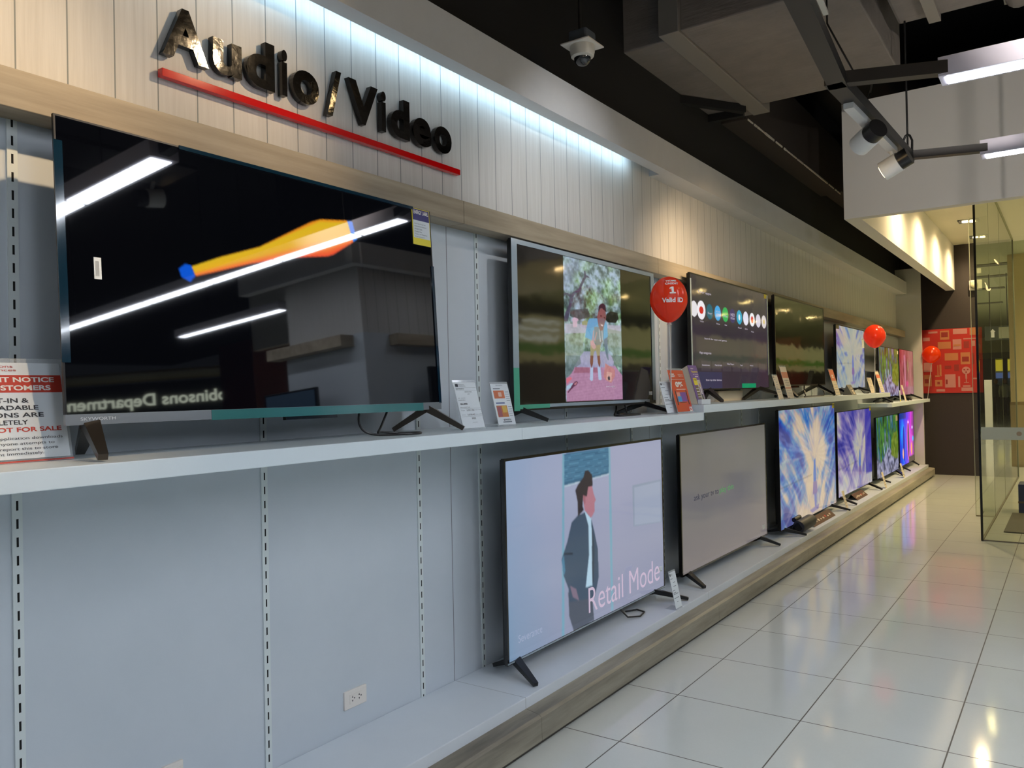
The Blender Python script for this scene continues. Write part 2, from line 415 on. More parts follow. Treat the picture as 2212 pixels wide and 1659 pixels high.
# ------------------------------------------------------------------ wall shelves
def shelf(y0, y1, z0, z1, label, x1=-1.99):
    o = B(-2.399, x1, y0, y1, z0, z1).build('wall_shelf', M['white'], None, (-2.2, (y0+y1)/2, z0), bevel=.002)
    return tag(o, label, 'shelf', None)
S1, S2, S3, PF = 1.382, 1.431, 1.288, .198
shelf(.763, 2.9165, 1.330, S1, 'white wall shelf under the biggest television, nearest the camera')
shelf(2.9185, 5.036, 1.330, S1, 'white wall shelf carrying the television with the upright outdoor picture')
shelf(5.038, 11.58, 1.378, S2, 'long white middle wall shelf set slightly higher than its neighbours')
shelf(11.59, 15.02, 1.237, S3, 'lowest white wall shelf at the far end beside the dark wall', -1.975)

# ------------------------------------------------------------------ slotted shelf uprights let into the wall
ups = [(1.0325, 'slotted white shelf upright at the far left, left of the biggest television'),
       (1.858, 'slotted white shelf upright below the middle of the biggest television, left of the wall socket'),
       (2.692, 'slotted white shelf upright right of the wall socket, left of the panel seam'),
       (3.142, 'slotted white shelf upright between the panel seam and the lower suited-man television'),
       (3.965, 'slotted shelf upright seen above the left part of the lower suited-man television'),
       (4.795, 'slotted shelf upright seen above the right corner of the lower suited-man television'),
       (5.262, 'slotted shelf upright seen between the round balloon stick and the app-menu television'),
       (6.10, 'slotted shelf upright above the grey lower television with the short caption'),
       (6.93, 'slotted shelf upright right of the grey lower television with the short caption'),
       (7.42, 'slotted shelf upright behind the left edge of the big lower starburst television'),
       (9.28, 'slotted shelf upright behind the gap between the two lower starburst televisions')]
for yy, lb in ups:
    o = B(-2.401, -2.394, yy-.0135, yy+.0135, PF, 2.322).build('shelf_upright', M['slotstrip'], None, (-2.398, yy, PF))
    tag(o, lb, 'shelf upright', 'slotted shelf uprights')

# ------------------------------------------------------------------ wall sockets
def socket(y0, y1, z0, z1, label):
    r = thing('wall_socket', (-2.4, (y0+y1)/2, z0), label, 'wall socket')
    B(-2.402, -2.392, y0, y1, z0, z1).build('cover_plate', M['outlet'], r, bevel=.0025)
    yc, zc = (y0+y1)/2, (z0+z1)/2; mb = MB()
    B(-2.3925, -2.3905, yc-.033, yc+.033, zc-.018, zc+.018).build('insert', M['outlet'], r)
    for s in (-1, 1):
        c = yc+s*.018+.002
        MB().prism([(c-.006, zc+.005), (c, zc+.005), (c-.003, zc+.013)], 'x', -2.3915, -2.3898).build('pin_hole', M['black'], r)
        MB().prism([(c-.006, zc-.004), (c, zc-.004), (c-.003, zc-.012)], 'x', -2.3915, -2.3898).build('pin_hole', M['black'], r)
        B(-2.3915, -2.3898, c+.005, c+.0095, zc-.001, zc+.004).build('pin_hole', M['black'], r)
socket(2.222, 2.343, .290, .362, 'white double wall socket low on the panel between two uprights')
socket(1.447, 1.520, .300, .372, 'white wall socket cut off by the bottom edge at left')

# ------------------------------------------------------------------ the sign
sg = thing('wall_sign', (-2.42, 2.2, 2.6), 'black raised wall sign lettering over a red bar on pale planks', 'sign')
XB, XF = -2.414, -2.388
k = abs(XF)/2.365
def fitl(ch, y0, y1, z0, z1, bold=.03):
    y0, y1 = y0*k, y1*k; z0, z1 = 1.54+(z0-1.54)*k, 1.54+(z1-1.54)*k
    o = text_fit('letter', ch, (XB, y0, z0), (0, 1, 0), (0, 0, 1), y1-y0, z1-z0, M['letter'], sg, bold, XF-XB, (1, 0, 0))
for ch, a, b_, z0, z1 in (('A', 1.471, 1.638, 2.650, 2.818), ('u', 1.655, 1.770, 2.650, 2.768), ('d', 1.790, 1.912, 2.650, 2.822),
        ('i', 1.944, 1.970, 2.652, 2.822), ('o', 1.995, 2.122, 2.650, 2.776), ('/', 2.164, 2.239, 2.640, 2.826),
        ('V', 2.278, 2.444, 2.650, 2.822), ('i', 2.464, 2.492, 2.652, 2.822), ('d', 2.522, 2.640, 2.650, 2.822), ('e', 2.662, 2.783, 2.648, 2.774), ('o', 2.806, 2.930, 2.650, 2.774)):
    fitl(ch, a, b_, z0, z1, .034 if ch not in '/' else .02)
B(XB, XF, 1.482, 3.02, 2.585, 2.611).build('underline_bar', M['red'], sg, bevel=.001)

# ------------------------------------------------------------------ ceiling services
dk = thing('air_duct', (-1.7, 5.6, 3.8), 'wide wrapped air duct under the dark ceiling with a raised joint strip', 'duct', 'air ducts under the black ceiling')
B(-1.99, -.98, 4.78, 6.42, 3.80, 4.5).build('duct_section', M['duct'], dk, bevel=.01)
B(-2.9, -2.06, 4.86, 6.62, 3.80, 4.5).build('duct_section', M['duct'], dk, bevel=.01)
B(-2.12, -1.985, 4.74, 6.60, 3.785, 4.52).build('joint_strip', M['flange'], dk, bevel=.004)
for hx in (-2.3, -1.2): B(hx, hx+.04, 5.5, 5.54, 4.48, 4.905).build('hanger', M['ductdark'], dk)
d2 = thing('air_duct', (-2.6, 8.3, 3.8), 'long dark air duct with a ragged foil seam running towards the entrance', 'duct', 'air ducts under the black ceiling')
B(-3.6, -2.20, 6.68, 10.0, 3.80, 4.4).build('duct_section', M['ductdark'], d2, bevel=.01)
mb = MB(); yv = 6.7
while yv < 9.95:
    L_ = random.uniform(.05, .3); q = random.uniform(.002, .008)
    mb.box(-2.205, -2.198+q*.3, yv, min(yv+L_, 9.98), 3.795-q, 3.803+q*.5); yv += L_+random.uniform(-.01, .06)
mb.build('foil_seam', M['foil'], d2)
B(-3.3, -2.22, 10.02, 13.2, 3.86, 4.4).build('duct_section', M['ductdark'], d2, bevel=.01)
B(-3.3, -2.215, 9.99, 10.015, 3.84, 4.4).build('joint_strip', M['flange'], d2)
MB().box(-2.3, -2.26, 8.0, 8.04, 4.38, 4.905).build('hanger', M['ductdark'], d2)
d3 = thing('air_duct', (0, 4, 3.9), 'dark grey insulated air duct above the suspended lamps at upper right', 'duct', 'air ducts under the black ceiling')
B(-.90, .74, 2.2, 5.85, 3.92, 4.6).build('duct_section', M['duct'], d3, bevel=.02)
mb = MB()
for xx in (-.72, -.30, .12): mb.box(xx, xx+.07, 2.2, 5.86, 3.885, 3.925)
mb.build('joint_strip', M['flange'], d3)
MB().tube([(-.12, 2.2, 3.86), (-.12, 4.2, 3.85), (-.20, 5.2, 3.86), (-.22, 5.8, 3.9)], .075, 16).build('flexible_hose', M['duct'], d3)
B(-.2, -.16, 4, 4.04, 4.58, 4.905).build('hanger', M['ductdark'], d3)
# diagonal braces of the black steelwork left of the ducts
bs = thing('ceiling_brace', (-2.6, 6, 4), 'black diagonal steel braces under the ducts above the cornice', 'brace')
MB().bar((-2.612, 5.554, 3.765), (-2.114, 6.343, 3.765), .05, .06).build('strut', M['blackpaint'], bs)
MB().bar((-2.76, 6.365, 3.765), (-2.141, 6.42, 3.765), .05, .06).build('strut', M['blackpaint'], bs)

# suspended rail frame with its cables
rl = thing('lighting_rail', (-.9, 4, 3.0), 'dark metal rail frame suspended over the aisle for the lamps', 'lighting rail')
MB().bar((-.70, 1.6, 3.035), (-.92, 4.18, 3.035), .085, .06).build('long_rail', M['rail'], rl)
MB().bar((-.925, 4.10, 3.035), (-.868, 5.86, 3.035), .085, .06).build('long_rail', M['rail'], rl)
MB().bar((-.725, 2.5, 3.068), (-.80, 3.45, 3.068), .02, .012).build('foil_strip', M['foil'], rl)
MB().bar((-.935, 4.16, 3.045), (-.46, 4.34, 3.045), .06, .06).build('cross_rail', M['rail'], rl)
MB().bar((-.87, 5.84, 3.045), (-.42, 5.98, 3.045), .06, .05).build('cross_rail', M['rail'], rl)
MB().bar((-.78, 2.44, 3.045), (-.53, 2.46, 3.045), .06, .06).build('cross_rail', M['rail'], rl)
for cx_, cy_ in ((-.855, 5.80), (-.74, 2.0)): MB().tube([(cx_, cy_, 3.05), (cx_, cy_, 4.905)], .006).build('suspension_cable', M['black'], rl)
MB().tube([(-.88, 5.80, 3.06), (-.882, 5.80, 3.13), (-.868, 5.80, 3.165), (-.855, 5.80, 3.175), (-.842, 5.80, 3.165), (-.828, 5.80, 3.13), (-.83, 5.80, 3.06)], .007).build('cable_hook', M['black'], rl)
MB().tube([(-.915, 4.75, 3.06), (-.89, 4.80, 3.16), (-.86, 4.72, 3.20), (-.93, 4.6, 3.22), (-1.05, 4.55, 3.5), (-1.05, 4.55, 3.81)], .005).build('feed_cable', M['black'], rl)

def lamp_row(y0, y1, xs, label):
    r = thing('linear_lamp', ((xs[0]+xs[-1])/2, (y0+y1)/2, 3.0), label, 'ceiling lamp', 'suspended linear lamps')
    B(xs[0]-.025, xs[-1]+.02, y0, y1, 3.002, 3.095).build('housing', M['lampbody'], r, bevel=.002)
    for a, c in zip(xs[:-1], xs[1:]):
        B(a+.004, c-.03, y0+.022, y1-.028, 2.9985, 3.004).build('diffuser', M['lens'], r)
    n = 0
    for xx in (xs[0]+.6, xs[-1]-.6):
        MB().tube([(xx, (y0+y1)/2, 3.09), (xx, (y0+y1)/2, 3.93 if xx < .74 and 2.2 < y0 < 5.8 else 4.905)], .005, 6).build('suspension_cable', M['black'], r)
lamp_row(4.31, 4.465, (-.472, .01, .96, 1.93, 2.92, 3.9, 4.9), 'white suspended linear lamp at upper right, the nearer and larger one')
lamp_row(5.95, 6.10, (-.435, .5), 'white suspended linear lamp at right, the farther and smaller one')
lamp_row(5.78, 5.92, (2.7, 3.68, 4.66), 'white suspended linear lamp reflected in the biggest television, shortest line')
lamp_row(2.38, 2.55, (-.50, .43, 1.4, 2.4, 3.4, 4.4, 5.4), 'white suspended linear lamp reflected at the top left of the biggest television')
lamp_row(.55, .70, (-.50, .45, 1.4, 2.35, 3.3, 4.3, 5.3), 'white suspended linear lamp above and behind the camera')  # unseen row, added to raise the room light
lamp_row(-1.3, -1.15, (-.50, .45, 1.4, 2.35, 3.3, 4.3, 5.3), 'white suspended linear lamp farthest behind the camera')  # another unseen row added for more light from behind

# spotlights on the white adapter under the rail
M['bulb'] = mat('spot_bulb', (255, 240, 210), .4, emit=(255, 214, 150), strength=40.0)
M['spotbody'] = mat('spot_housing', (226, 226, 222), .4)
def spot(px, py, pz, target, energy, label, size=.06, ang=62, blend=.7, col=(1.0, .72, .42)):
    r = thing('spotlight', (px, py, pz), label, 'spotlight', 'rail spotlights')
    d = (Vector(target)-Vector((px, py, pz))).normalized(); p = Vector((px, py, pz))
    MB().tube([p-d*.055, p+d*.05], size, 24).build('housing', M['spotbody'], r)
    MB().tube([p-d*.12, p-d*.056], size*.92, 24).build('heat_sink', M['black'], r)
    MB().tube([p+d*.0505, p+d*.053], size*.8, 24).build('bulb', M['bulb'], r)
    MB().tube([p-d*.02+Vector((0, 0, .04)), p+Vector((0, 0, .115))], .012, 10).build('swivel_arm', M['spotbody'], r)
    ld = bpy.data.lights.new('spotlight_beam', 'SPOT'); ld.energy = energy; ld.color = col; ld.spot_size = math.radians(ang); ld.spot_blend = blend
    ld.shadow_soft_size = .03; lo = bpy.data.objects.new('beam', ld); COL.objects.link(lo)
    lo.location = d*.075; lo.parent = r; lo.rotation_mode = 'QUATERNION'; lo.rotation_quaternion = (-d).to_track_quat('Z', 'Y')
ad = MB().bar((-.925, 4.42, 2.99), (-.885, 5.45, 2.99), .05, .03).build('track_adapter', M['spotbody'], None, (-.9, 4.9, 2.99))
tag(ad, 'white track adapter strip under the dark rail holding two spotlights', 'light track')
spot(-.925, 4.80, 2.90, (-2.42, 6.1, 2.28), 66, 'white cylindrical spotlight on the rail, left of the pair', ang=58, blend=.9)
spot(-.895, 5.40, 2.88, (-2.42, 5.6, 2.2), 58, 'white cylindrical spotlight on the rail, right of the pair', ang=62, blend=.9)
spot(-.9, 3.50, 3.44, (-2.42, 3.9, 2.40), 48, 'white spotlight outside the frame aimed at the middle of the planks', ang=66, blend=1.0, col=(.95, .97, 1.0))  # unseen fill spotlight added to brighten the mid planks
spot(.45, 3.0, 3.14, (-.5, 7.95, 3.62), 190, 'white spotlight outside the frame aimed at the bulkhead front', ang=52, blend=1.0, col=(1.0, .93, .85))  # added fill light for the bulkhead face, fixture unseen
spot(.2, 1.0, 3.14, (-.2, 4.3, 3.1), 3, 'white spotlight outside the frame aimed along the linear lamps', ang=60, blend=.9, col=(1.0, .95, .95))  # weak unseen fill added to lighten the sides of the lamp housings
tag(B(.1, .5, .9, 3.1, 3.252, 3.28).build('light_track', M['rail'], None, (.3, 1.6, 3.26)), 'dark light track above right, outside the frame', 'light track')
tr = B(-.93, -.87, 1.2, 3.8, 3.555, 3.585).build('light_track', M['rail'], None, (-.9, 2.2, 3.6)); tag(tr, 'dark light track above the left side, outside the frame', 'light track')
for cy_ in (1.5, 2.9): MB().tube([(-.9, cy_, 3.575), (-.9, cy_, 4.905)], .006).build('suspension_cable', M['black'], tr)
spot(-.9, 2.68, 3.44, (-2.42, 1.35, 2.35), 84, 'white spotlight outside the frame aimed at the sign and the shelf below', ang=52, blend=.9)
spot(-.9, 1.45, 3.46, (-2.42, .55, 2.0), 105, 'white spotlight outside the frame aimed at the far left of the wall', ang=60, blend=.9)

# cool light strip hidden above the cornice
st = B(-2.353, -2.344, 1.25, 4.85, 3.055, 3.090).build('light_strip', mat('strip_glow', (240, 250, 255), .5, emit=(196, 232, 255), strength=7.5), None, (-2.35, 3, 3.07))
B(-2.36, -2.3352, 1.2, 4.9, 3.0905, 3.11).build('light_stop', M['cornice'], st)  # unseen lid added to keep the strip from lighting the ducts above
tag(st, 'cool white light strip tucked between the cornice and the planks', 'light strip')

# dome camera on a conduit
cc = thing('security_camera', (-2.1, 3.72, 3.34), 'white dome security camera hanging from a thin black conduit', 'security camera')
MB().box(-2.155, -2.045, 3.665, 3.775, 3.375, 3.445).build('junction_box', mat('junction_box_paint', (88, 96, 106), .5), cc, bevel=.012)
B(-2.185, -2.015, 3.635, 3.805, 3.368, 3.376).build('mounting_plate', M['outlet'], cc, bevel=.002)
MB().lathe([(.066, .0), (.066, -.03), (.060, -.055), (.045, -.062)], (-2.1, 3.72, 3.368)).build('collar', mat('camera_body', (206, 202, 192), .4), cc)
MB().lathe([(.0455, 0), (.044, -.018), (.036, -.034), (.022, -.044), (.004, -.048)], (-2.1, 3.72, 3.312)).build('dome', mat('smoked_dome', (34, 38, 42), .05, spec=.9), cc)
MB().tube([(-2.1, 3.70, 3.44), (-2.1, 3.70, 4.905)], .009).build('conduit', mat('conduit', (46, 45, 45), .5, metal=.4), cc)

# ------------------------------------------------------------------ televisions
def tv(label, X, Y0, Y1, Z0, Z1, zs, pic, smat, tilt=0.0, feet=None, bez=.009, bezm='black', legm='black', group=None, thick=.05, chin=0.0, chinm=None, depth=.015):
    r = thing('television', (X, (Y0+Y1)/2, zs), label, 'television', group)
    H, W, t = Z1-Z0, Y1-Y0, math.radians(tilt); st_, ct = math.sin(t), math.cos(t)
    def P(u, v, d=0.0):
        s = (1-v)*H/ct if ct else 0
        return Vector((X - s*st_ + d*ct, Y0+u*W, Z0 + s*ct + d*st_))
    def brick(mb, u0, u1, v0, v1, d0, d1):
        q = lambda d: [P(u0, v1, d), P(u1, v1, d), P(u1, v0, d), P(u0, v0, d)]
        return mb.hexa(q(d0), q(d1))
    bu, bv = bez/W, bez/H; cv = bv+chin/H
    m = MB(); brick(m, 0, 1, 0, bv, -depth, .002); brick(m, 0, bu, bv, 1-cv, -depth, .002); brick(m, 1-bu, 1, bv, 1-cv, -depth, .002)
    if not chin: brick(m, 0, 1, 1-cv, 1, -depth, .002)
    m.build('bezel', M[bezm], r)
    if chin:
        m = MB(); brick(m, 0, 1, 1-cv, 1, -depth, .004); m.build('chin', M[chinm or bezm], r)
    m = MB(); brick(m, .004, .996, .006, .994, -depth-.012, -depth+.002); brick(m, .10, .90, .34, .97, -depth-thick, -depth-.01); m.build('back_cover', M['black'], r)
    PS = lambda u, v: P(bu+u*(1-2*bu), bv+v*(1-bv-cv), 0.0)
    scr = picture_mesh('screen', pic, PS, smat, r, r)
    for f in (feet or []):
        ya, (xf, yf), (xb, yb) = f
        m = MB(); top = Vector((X-.018, ya, Z0+.006)); base = zs+.0125
        for (xx, yy) in ((xf, yf), (xb, yb)):
            e = Vector((xx, yy, base)); m.bar(top, e, .044, .030, .024, .018)
        m.box(X-.034, X-.004, ya-.02, ya+.02, Z0-.012, Z0+.012)
        m.build('leg', M[legm], r)
    r_u = Vector((0, 1, 0)); up = (P(0, 0)-P(0, 1)).normalized(); nn = r_u.cross(up)
    return r, P, PS, scr, up, nn, brick
def label_patch(r, PS, up, u0, u1, v0, v1, m, name='sticker', d=.0015):
    mb = MB(); n = Vector((0, 1, 0)).cross(up)
    mb.quad(PS(u0, v1)+n*d, PS(u1, v1)+n*d, PS(u1, v0)+n*d, PS(u0, v0)+n*d)
    mb2 = MB(); A = [PS(u0, v1)+n*(d-.001), PS(u1, v1)+n*(d-.001), PS(u1, v0)+n*(d-.001), PS(u0, v0)+n*(d-.001)]
    mb2.hexa(A, [q+n*.001 for q in A]); return mb2.build(name, m, r)
def stext(r, PS, up, body, u0, v_base, u1, v_top, m, bold=0.0, name='caption', d=.002):
    n = Vector((0, 1, 0)).cross(up); a = PS(u0, v_base)+n*d; b_ = PS(u1, v_base)+n*d; c = PS(u0, v_top)+n*d
    return text_fit(name, body, a, (0, 1, 0), up, (b_-a).length, (c-a).length, m, r, bold)

SH = {"tv2":[[[150,165,200],[[0.005,-0.01],[0.258,-0.011],[0.233,0.119],[0.146,0.195],[-0.003,0.24]]],[[60,72,72],[[0.094,0.362],[0.39,0.338],[0.421,0.396],[0.23,0.43],[0.084,0.404]]],[[38,38,36],[[0.721,0.356],[0.797,0.333],[0.931,0.337],[0.953,0.38],[0.887,0.417],[0.744,0.42],[0.699,0.397]]],[[172,168,190],[[0.007,0.465],[0.4,0.447],[0.984,0.431],[0.989,0.49],[0.003,0.529]]],[[75,72,95],[[-0.016,0.449],[0.049,0.446],[0.103,0.352],[0.158,0.263],[0.18,0.244],[0.26,0.221],[0.315,0.165],[0.378,0.111],[0.439,0.116],[0.405,0.102],[0.371,0.097],[0.36,0.067],[0.338,0.069],[0.344,0.103],[0.29,0.149],[0.227,0.213],[0.143,0.236],[0.093,0.257],[0.037,0.247],[-0.012,0.264],[-0.013,0.278],[0.044,0.26],[0.091,0.277],[0.068,0.337],[0.012,0.391]]],[[196,170,190],[[0.11,0.436],[0.157,0.41],[0.218,0.421],[0.223,0.431],[0.205,0.435],[0.198,0.48],[0.136,0.483],[0.13,0.439]]],[[150,160,120],[[0.28,0.438],[0.332,0.425],[0.383,0.433],[0.373,0.459],[0.287,0.462]]],[[135,145,130],[[0.009,0.533],[0.333,0.514],[0.293,0.599],[0.305,0.675],[-0.0,0.685]]],[[130,145,130],[[0.729,0.466],[1.007,0.477],[0.995,0.653],[0.848,0.663],[0.738,0.615]]],[[155,152,188],[[0.307,0.647],[0.699,0.638],[0.847,0.686],[0.822,0.76],[0.132,0.764],[0.237,0.69]]],[[88,108,112],[[0.004,0.682],[0.237,0.68],[0.251,0.732],[0.182,0.76],[0.097,0.802],[0.006,0.84]]],[[80,105,100],[[0.791,0.668],[0.994,0.66],[0.997,0.758],[0.871,0.744]]],[[172,128,160],[[0.149,0.761],[0.654,0.758],[0.852,0.741],[1.003,0.817],[1.0,1.001],[0.004,1.004],[0.004,0.84],[0.097,0.805]]],[[152,98,122],[[0.161,0.762],[0.399,0.761],[0.396,0.8],[0.13,0.802]]],[[152,98,122],[[0.456,0.76],[0.545,0.759],[0.547,0.798],[0.453,0.799]]],[[186,126,128],[[0.679,0.725],[0.855,0.77],[0.857,0.818],[0.786,0.872],[0.685,0.852],[0.64,0.827]]],[[205,158,150],[[0.703,0.79],[0.801,0.797],[0.787,0.866],[0.689,0.848]]],[[50,48,62],[[0.718,0.834],[0.741,0.817],[0.763,0.83],[0.759,0.852],[0.731,0.853]]],[[165,190,215],[[0.007,0.893],[0.101,0.87],[0.125,0.884],[0.009,0.927]]],[[205,110,130],[[0.006,0.843],[0.079,0.829],[0.103,0.843],[0.012,0.877]]],[[90,45,75],[[0.024,0.937],[0.109,0.88],[0.151,0.86],[0.184,0.858],[0.2,0.87],[0.174,0.887],[0.124,0.899],[0.032,0.941]]],[[205,140,150],[[0.129,0.884],[0.167,0.863],[0.188,0.87],[0.157,0.887]]],[[170,188,218],[[0.408,0.761],[0.458,0.76],[0.45,0.852],[0.423,0.858],[0.397,0.849]]],[[170,188,218],[[0.536,0.756],[0.59,0.755],[0.604,0.848],[0.579,0.852],[0.552,0.848]]],[[112,58,58],[[0.413,0.673],[0.467,0.672],[0.458,0.728],[0.429,0.766],[0.404,0.726]]],[[112,58,58],[[0.533,0.67],[0.585,0.669],[0.594,0.723],[0.576,0.762],[0.545,0.724]]],[[152,142,112],[[0.418,0.595],[0.493,0.597],[0.602,0.583],[0.583,0.673],[0.534,0.676],[0.517,0.635],[0.483,0.643],[0.464,0.675],[0.413,0.676]]],[[96,112,135],[[0.655,0.538],[0.73,0.531],[0.729,0.633],[0.746,0.699],[0.732,0.702],[0.704,0.681],[0.677,0.624]]],[[100,160,200],[[0.409,0.406],[0.669,0.392],[0.731,0.44],[0.739,0.524],[0.649,0.558],[0.595,0.547],[0.486,0.565],[0.408,0.557],[0.331,0.546],[0.353,0.489],[0.381,0.439]]],[[126,126,128],[[0.493,0.465],[0.665,0.458],[0.649,0.556],[0.601,0.592],[0.52,0.598],[0.491,0.561]]],[[205,205,210],[[0.577,0.479],[0.589,0.479],[0.603,0.568],[0.592,0.569]]],[[205,205,210],[[0.623,0.478],[0.634,0.477],[0.64,0.56],[0.629,0.56]]],[[134,86,86],[[0.58,0.338],[0.631,0.317],[0.704,0.335],[0.714,0.381],[0.678,0.438],[0.638,0.483],[0.602,0.488],[0.568,0.45],[0.549,0.39]]],[[52,40,50],[[0.575,0.349],[0.579,0.313],[0.615,0.287],[0.661,0.279],[0.706,0.295],[0.722,0.345],[0.694,0.339],[0.64,0.318],[0.604,0.322],[0.588,0.348]]],[[60,30,35],[[0.605,0.373],[0.632,0.375],[0.627,0.384],[0.601,0.382]]],[[60,30,35],[[0.668,0.384],[0.696,0.384],[0.691,0.392],[0.668,0.391]]],[[235,215,220],[[0.605,0.437],[0.655,0.442],[0.645,0.452],[0.613,0.448]]],[[190,145,145],[[0.474,0.487],[0.489,0.49],[0.479,0.562],[0.494,0.586],[0.441,0.58],[0.447,0.563]]],[[190,145,145],[[0.534,0.496],[0.546,0.499],[0.506,0.568],[0.482,0.561]]],[[196,152,160],[[0.42,0.567],[0.468,0.569],[0.511,0.596],[0.521,0.61],[0.482,0.631],[0.439,0.612],[0.418,0.595]]]],"b1":[[[52,96,128],[[0.304,0.004],[0.589,0.003],[0.59,0.161],[0.304,0.179]]],[[95,150,180],[[0.306,0.015],[0.589,0.011],[0.589,0.014],[0.305,0.019]]],[[95,150,180],[[0.305,0.028],[0.589,0.024],[0.589,0.026],[0.305,0.031]]],[[95,150,180],[[0.305,0.04],[0.588,0.036],[0.588,0.039],[0.304,0.044]]],[[95,150,180],[[0.304,0.053],[0.588,0.048],[0.588,0.051],[0.304,0.056]]],[[95,150,180],[[0.304,0.065],[0.587,0.06],[0.587,0.063],[0.304,0.069]]],[[95,150,180],[[0.303,0.078],[0.587,0.072],[0.587,0.075],[0.303,0.081]]],[[95,150,180],[[0.303,0.09],[0.586,0.084],[0.586,0.087],[0.303,0.094]]],[[95,150,180],[[0.302,0.103],[0.586,0.096],[0.586,0.099],[0.302,0.106]]],[[95,150,180],[[0.302,0.115],[0.585,0.108],[0.585,0.111],[0.302,0.119]]],[[95,150,180],[[0.301,0.128],[0.585,0.12],[0.585,0.123],[0.301,0.131]]],[[95,150,180],[[0.301,0.14],[0.584,0.132],[0.584,0.135],[0.301,0.144]]],[[95,150,180],[[0.3,0.153],[0.584,0.144],[0.584,0.147],[0.3,0.156]]],[[110,158,180],[[0.297,0.003],[0.308,0.003],[0.287,1.003],[0.273,1.001]]],[[120,162,182],[[0.589,0.003],[0.602,0.003],[0.6,0.994],[0.583,0.994]]],[[170,190,205],[[0.304,0.179],[0.59,0.161],[0.59,0.169],[0.304,0.188]]],[[135,148,168],[[0.758,0.268],[0.996,0.271],[0.996,0.564],[0.759,0.531]]],[[150,160,182],[[0.772,0.284],[0.986,0.285],[0.985,0.557],[0.769,0.525]]],[[72,80,96],[[0.314,0.774],[0.459,0.844],[0.469,0.996],[0.343,1.006],[0.318,0.911]]],[[58,76,98],[[0.438,0.355],[0.377,0.367],[0.343,0.394],[0.315,0.495],[0.28,0.582],[0.29,0.674],[0.317,0.757],[0.321,0.831],[0.474,0.87],[0.49,0.819],[0.505,0.758],[0.503,0.593],[0.482,0.481],[0.464,0.404]]],[[70,120,150],[[0.28,0.59],[0.294,0.56],[0.3,0.651],[0.292,0.675]]],[[170,200,220],[[0.422,0.345],[0.464,0.404],[0.466,0.524],[0.463,0.794],[0.42,0.79],[0.445,0.612],[0.446,0.442]]],[[50,62,80],[[0.471,0.449],[0.482,0.586],[0.472,0.774],[0.462,0.784],[0.464,0.58]]],[[168,114,130],[[0.441,0.206],[0.474,0.213],[0.483,0.261],[0.497,0.302],[0.487,0.317],[0.487,0.367],[0.471,0.392],[0.46,0.397],[0.424,0.345],[0.413,0.264],[0.432,0.231]]],[[150,95,110],[[0.416,0.26],[0.431,0.259],[0.429,0.305],[0.419,0.312]]],[[42,38,50],[[0.369,0.219],[0.389,0.187],[0.42,0.155],[0.432,0.12],[0.449,0.117],[0.475,0.149],[0.479,0.214],[0.449,0.217],[0.439,0.27],[0.416,0.257],[0.411,0.32],[0.418,0.342],[0.382,0.37],[0.381,0.285]]],[[120,105,125],[[0.325,0.742],[0.362,0.775],[0.378,0.847],[0.341,0.812]]],[[30,40,60],[[0.295,0.551],[0.346,0.565],[0.345,0.576],[0.296,0.56]]]],"b1txt":[[0.435,0.928],[0.961,0.957],[0.442,0.804],[0.044,0.92],[0.163,0.923],[0.461,0.807]],"tv1":[["body",[[0.256,0.451],[0.324,0.398],[0.424,0.332],[0.502,0.253],[0.574,0.181],[0.604,0.16],[0.689,0.139],[0.706,0.236],[0.638,0.312],[0.619,0.325],[0.509,0.357],[0.394,0.411],[0.264,0.488]]],["cap",[[0.227,0.466],[0.242,0.444],[0.255,0.448],[0.263,0.487],[0.251,0.512],[0.232,0.497]]],["cap2",[[0.689,0.14],[0.706,0.138],[0.719,0.22],[0.706,0.236]]]],"tv1lab":[[0.917,-0.002],[1.0,-0.014],[0.918,0.183],[0.995,0.182]],"tv1bar":[[0.058,0.464],[0.071,0.463],[0.057,0.535],[0.071,0.534]],"tv3c":[[0.034,0.3],[0.114,0.303],[0.209,0.309],[0.304,0.303],[0.398,0.299],[0.49,0.301],[0.583,0.3],[0.673,0.298],[0.765,0.297],[0.857,0.297],[0.947,0.296]],"tv3t":[[[0.075,0.155],[0.227,0.173],[0.076,0.128]],[[0.08,0.695],[0.214,0.695],[0.081,0.668]],[[0.139,0.561],[0.406,0.566],[0.139,0.543]],[[0.108,0.795],[0.194,0.793],[0.108,0.782]],[[0.254,0.793],[0.339,0.792],[0.254,0.778]],[[0.402,0.782],[0.492,0.778],[0.402,0.761]],[[0.577,0.784],[0.608,0.784],[0.577,0.769]],[[0.714,0.783],[0.763,0.783],[0.714,0.768]],[[0.146,0.936],[0.331,0.932],[0.146,0.914]]],"b2t":[[0.12,0.5],[0.381,0.502],[0.122,0.452],[0.39,0.5],[0.557,0.506],[0.393,0.455]]}
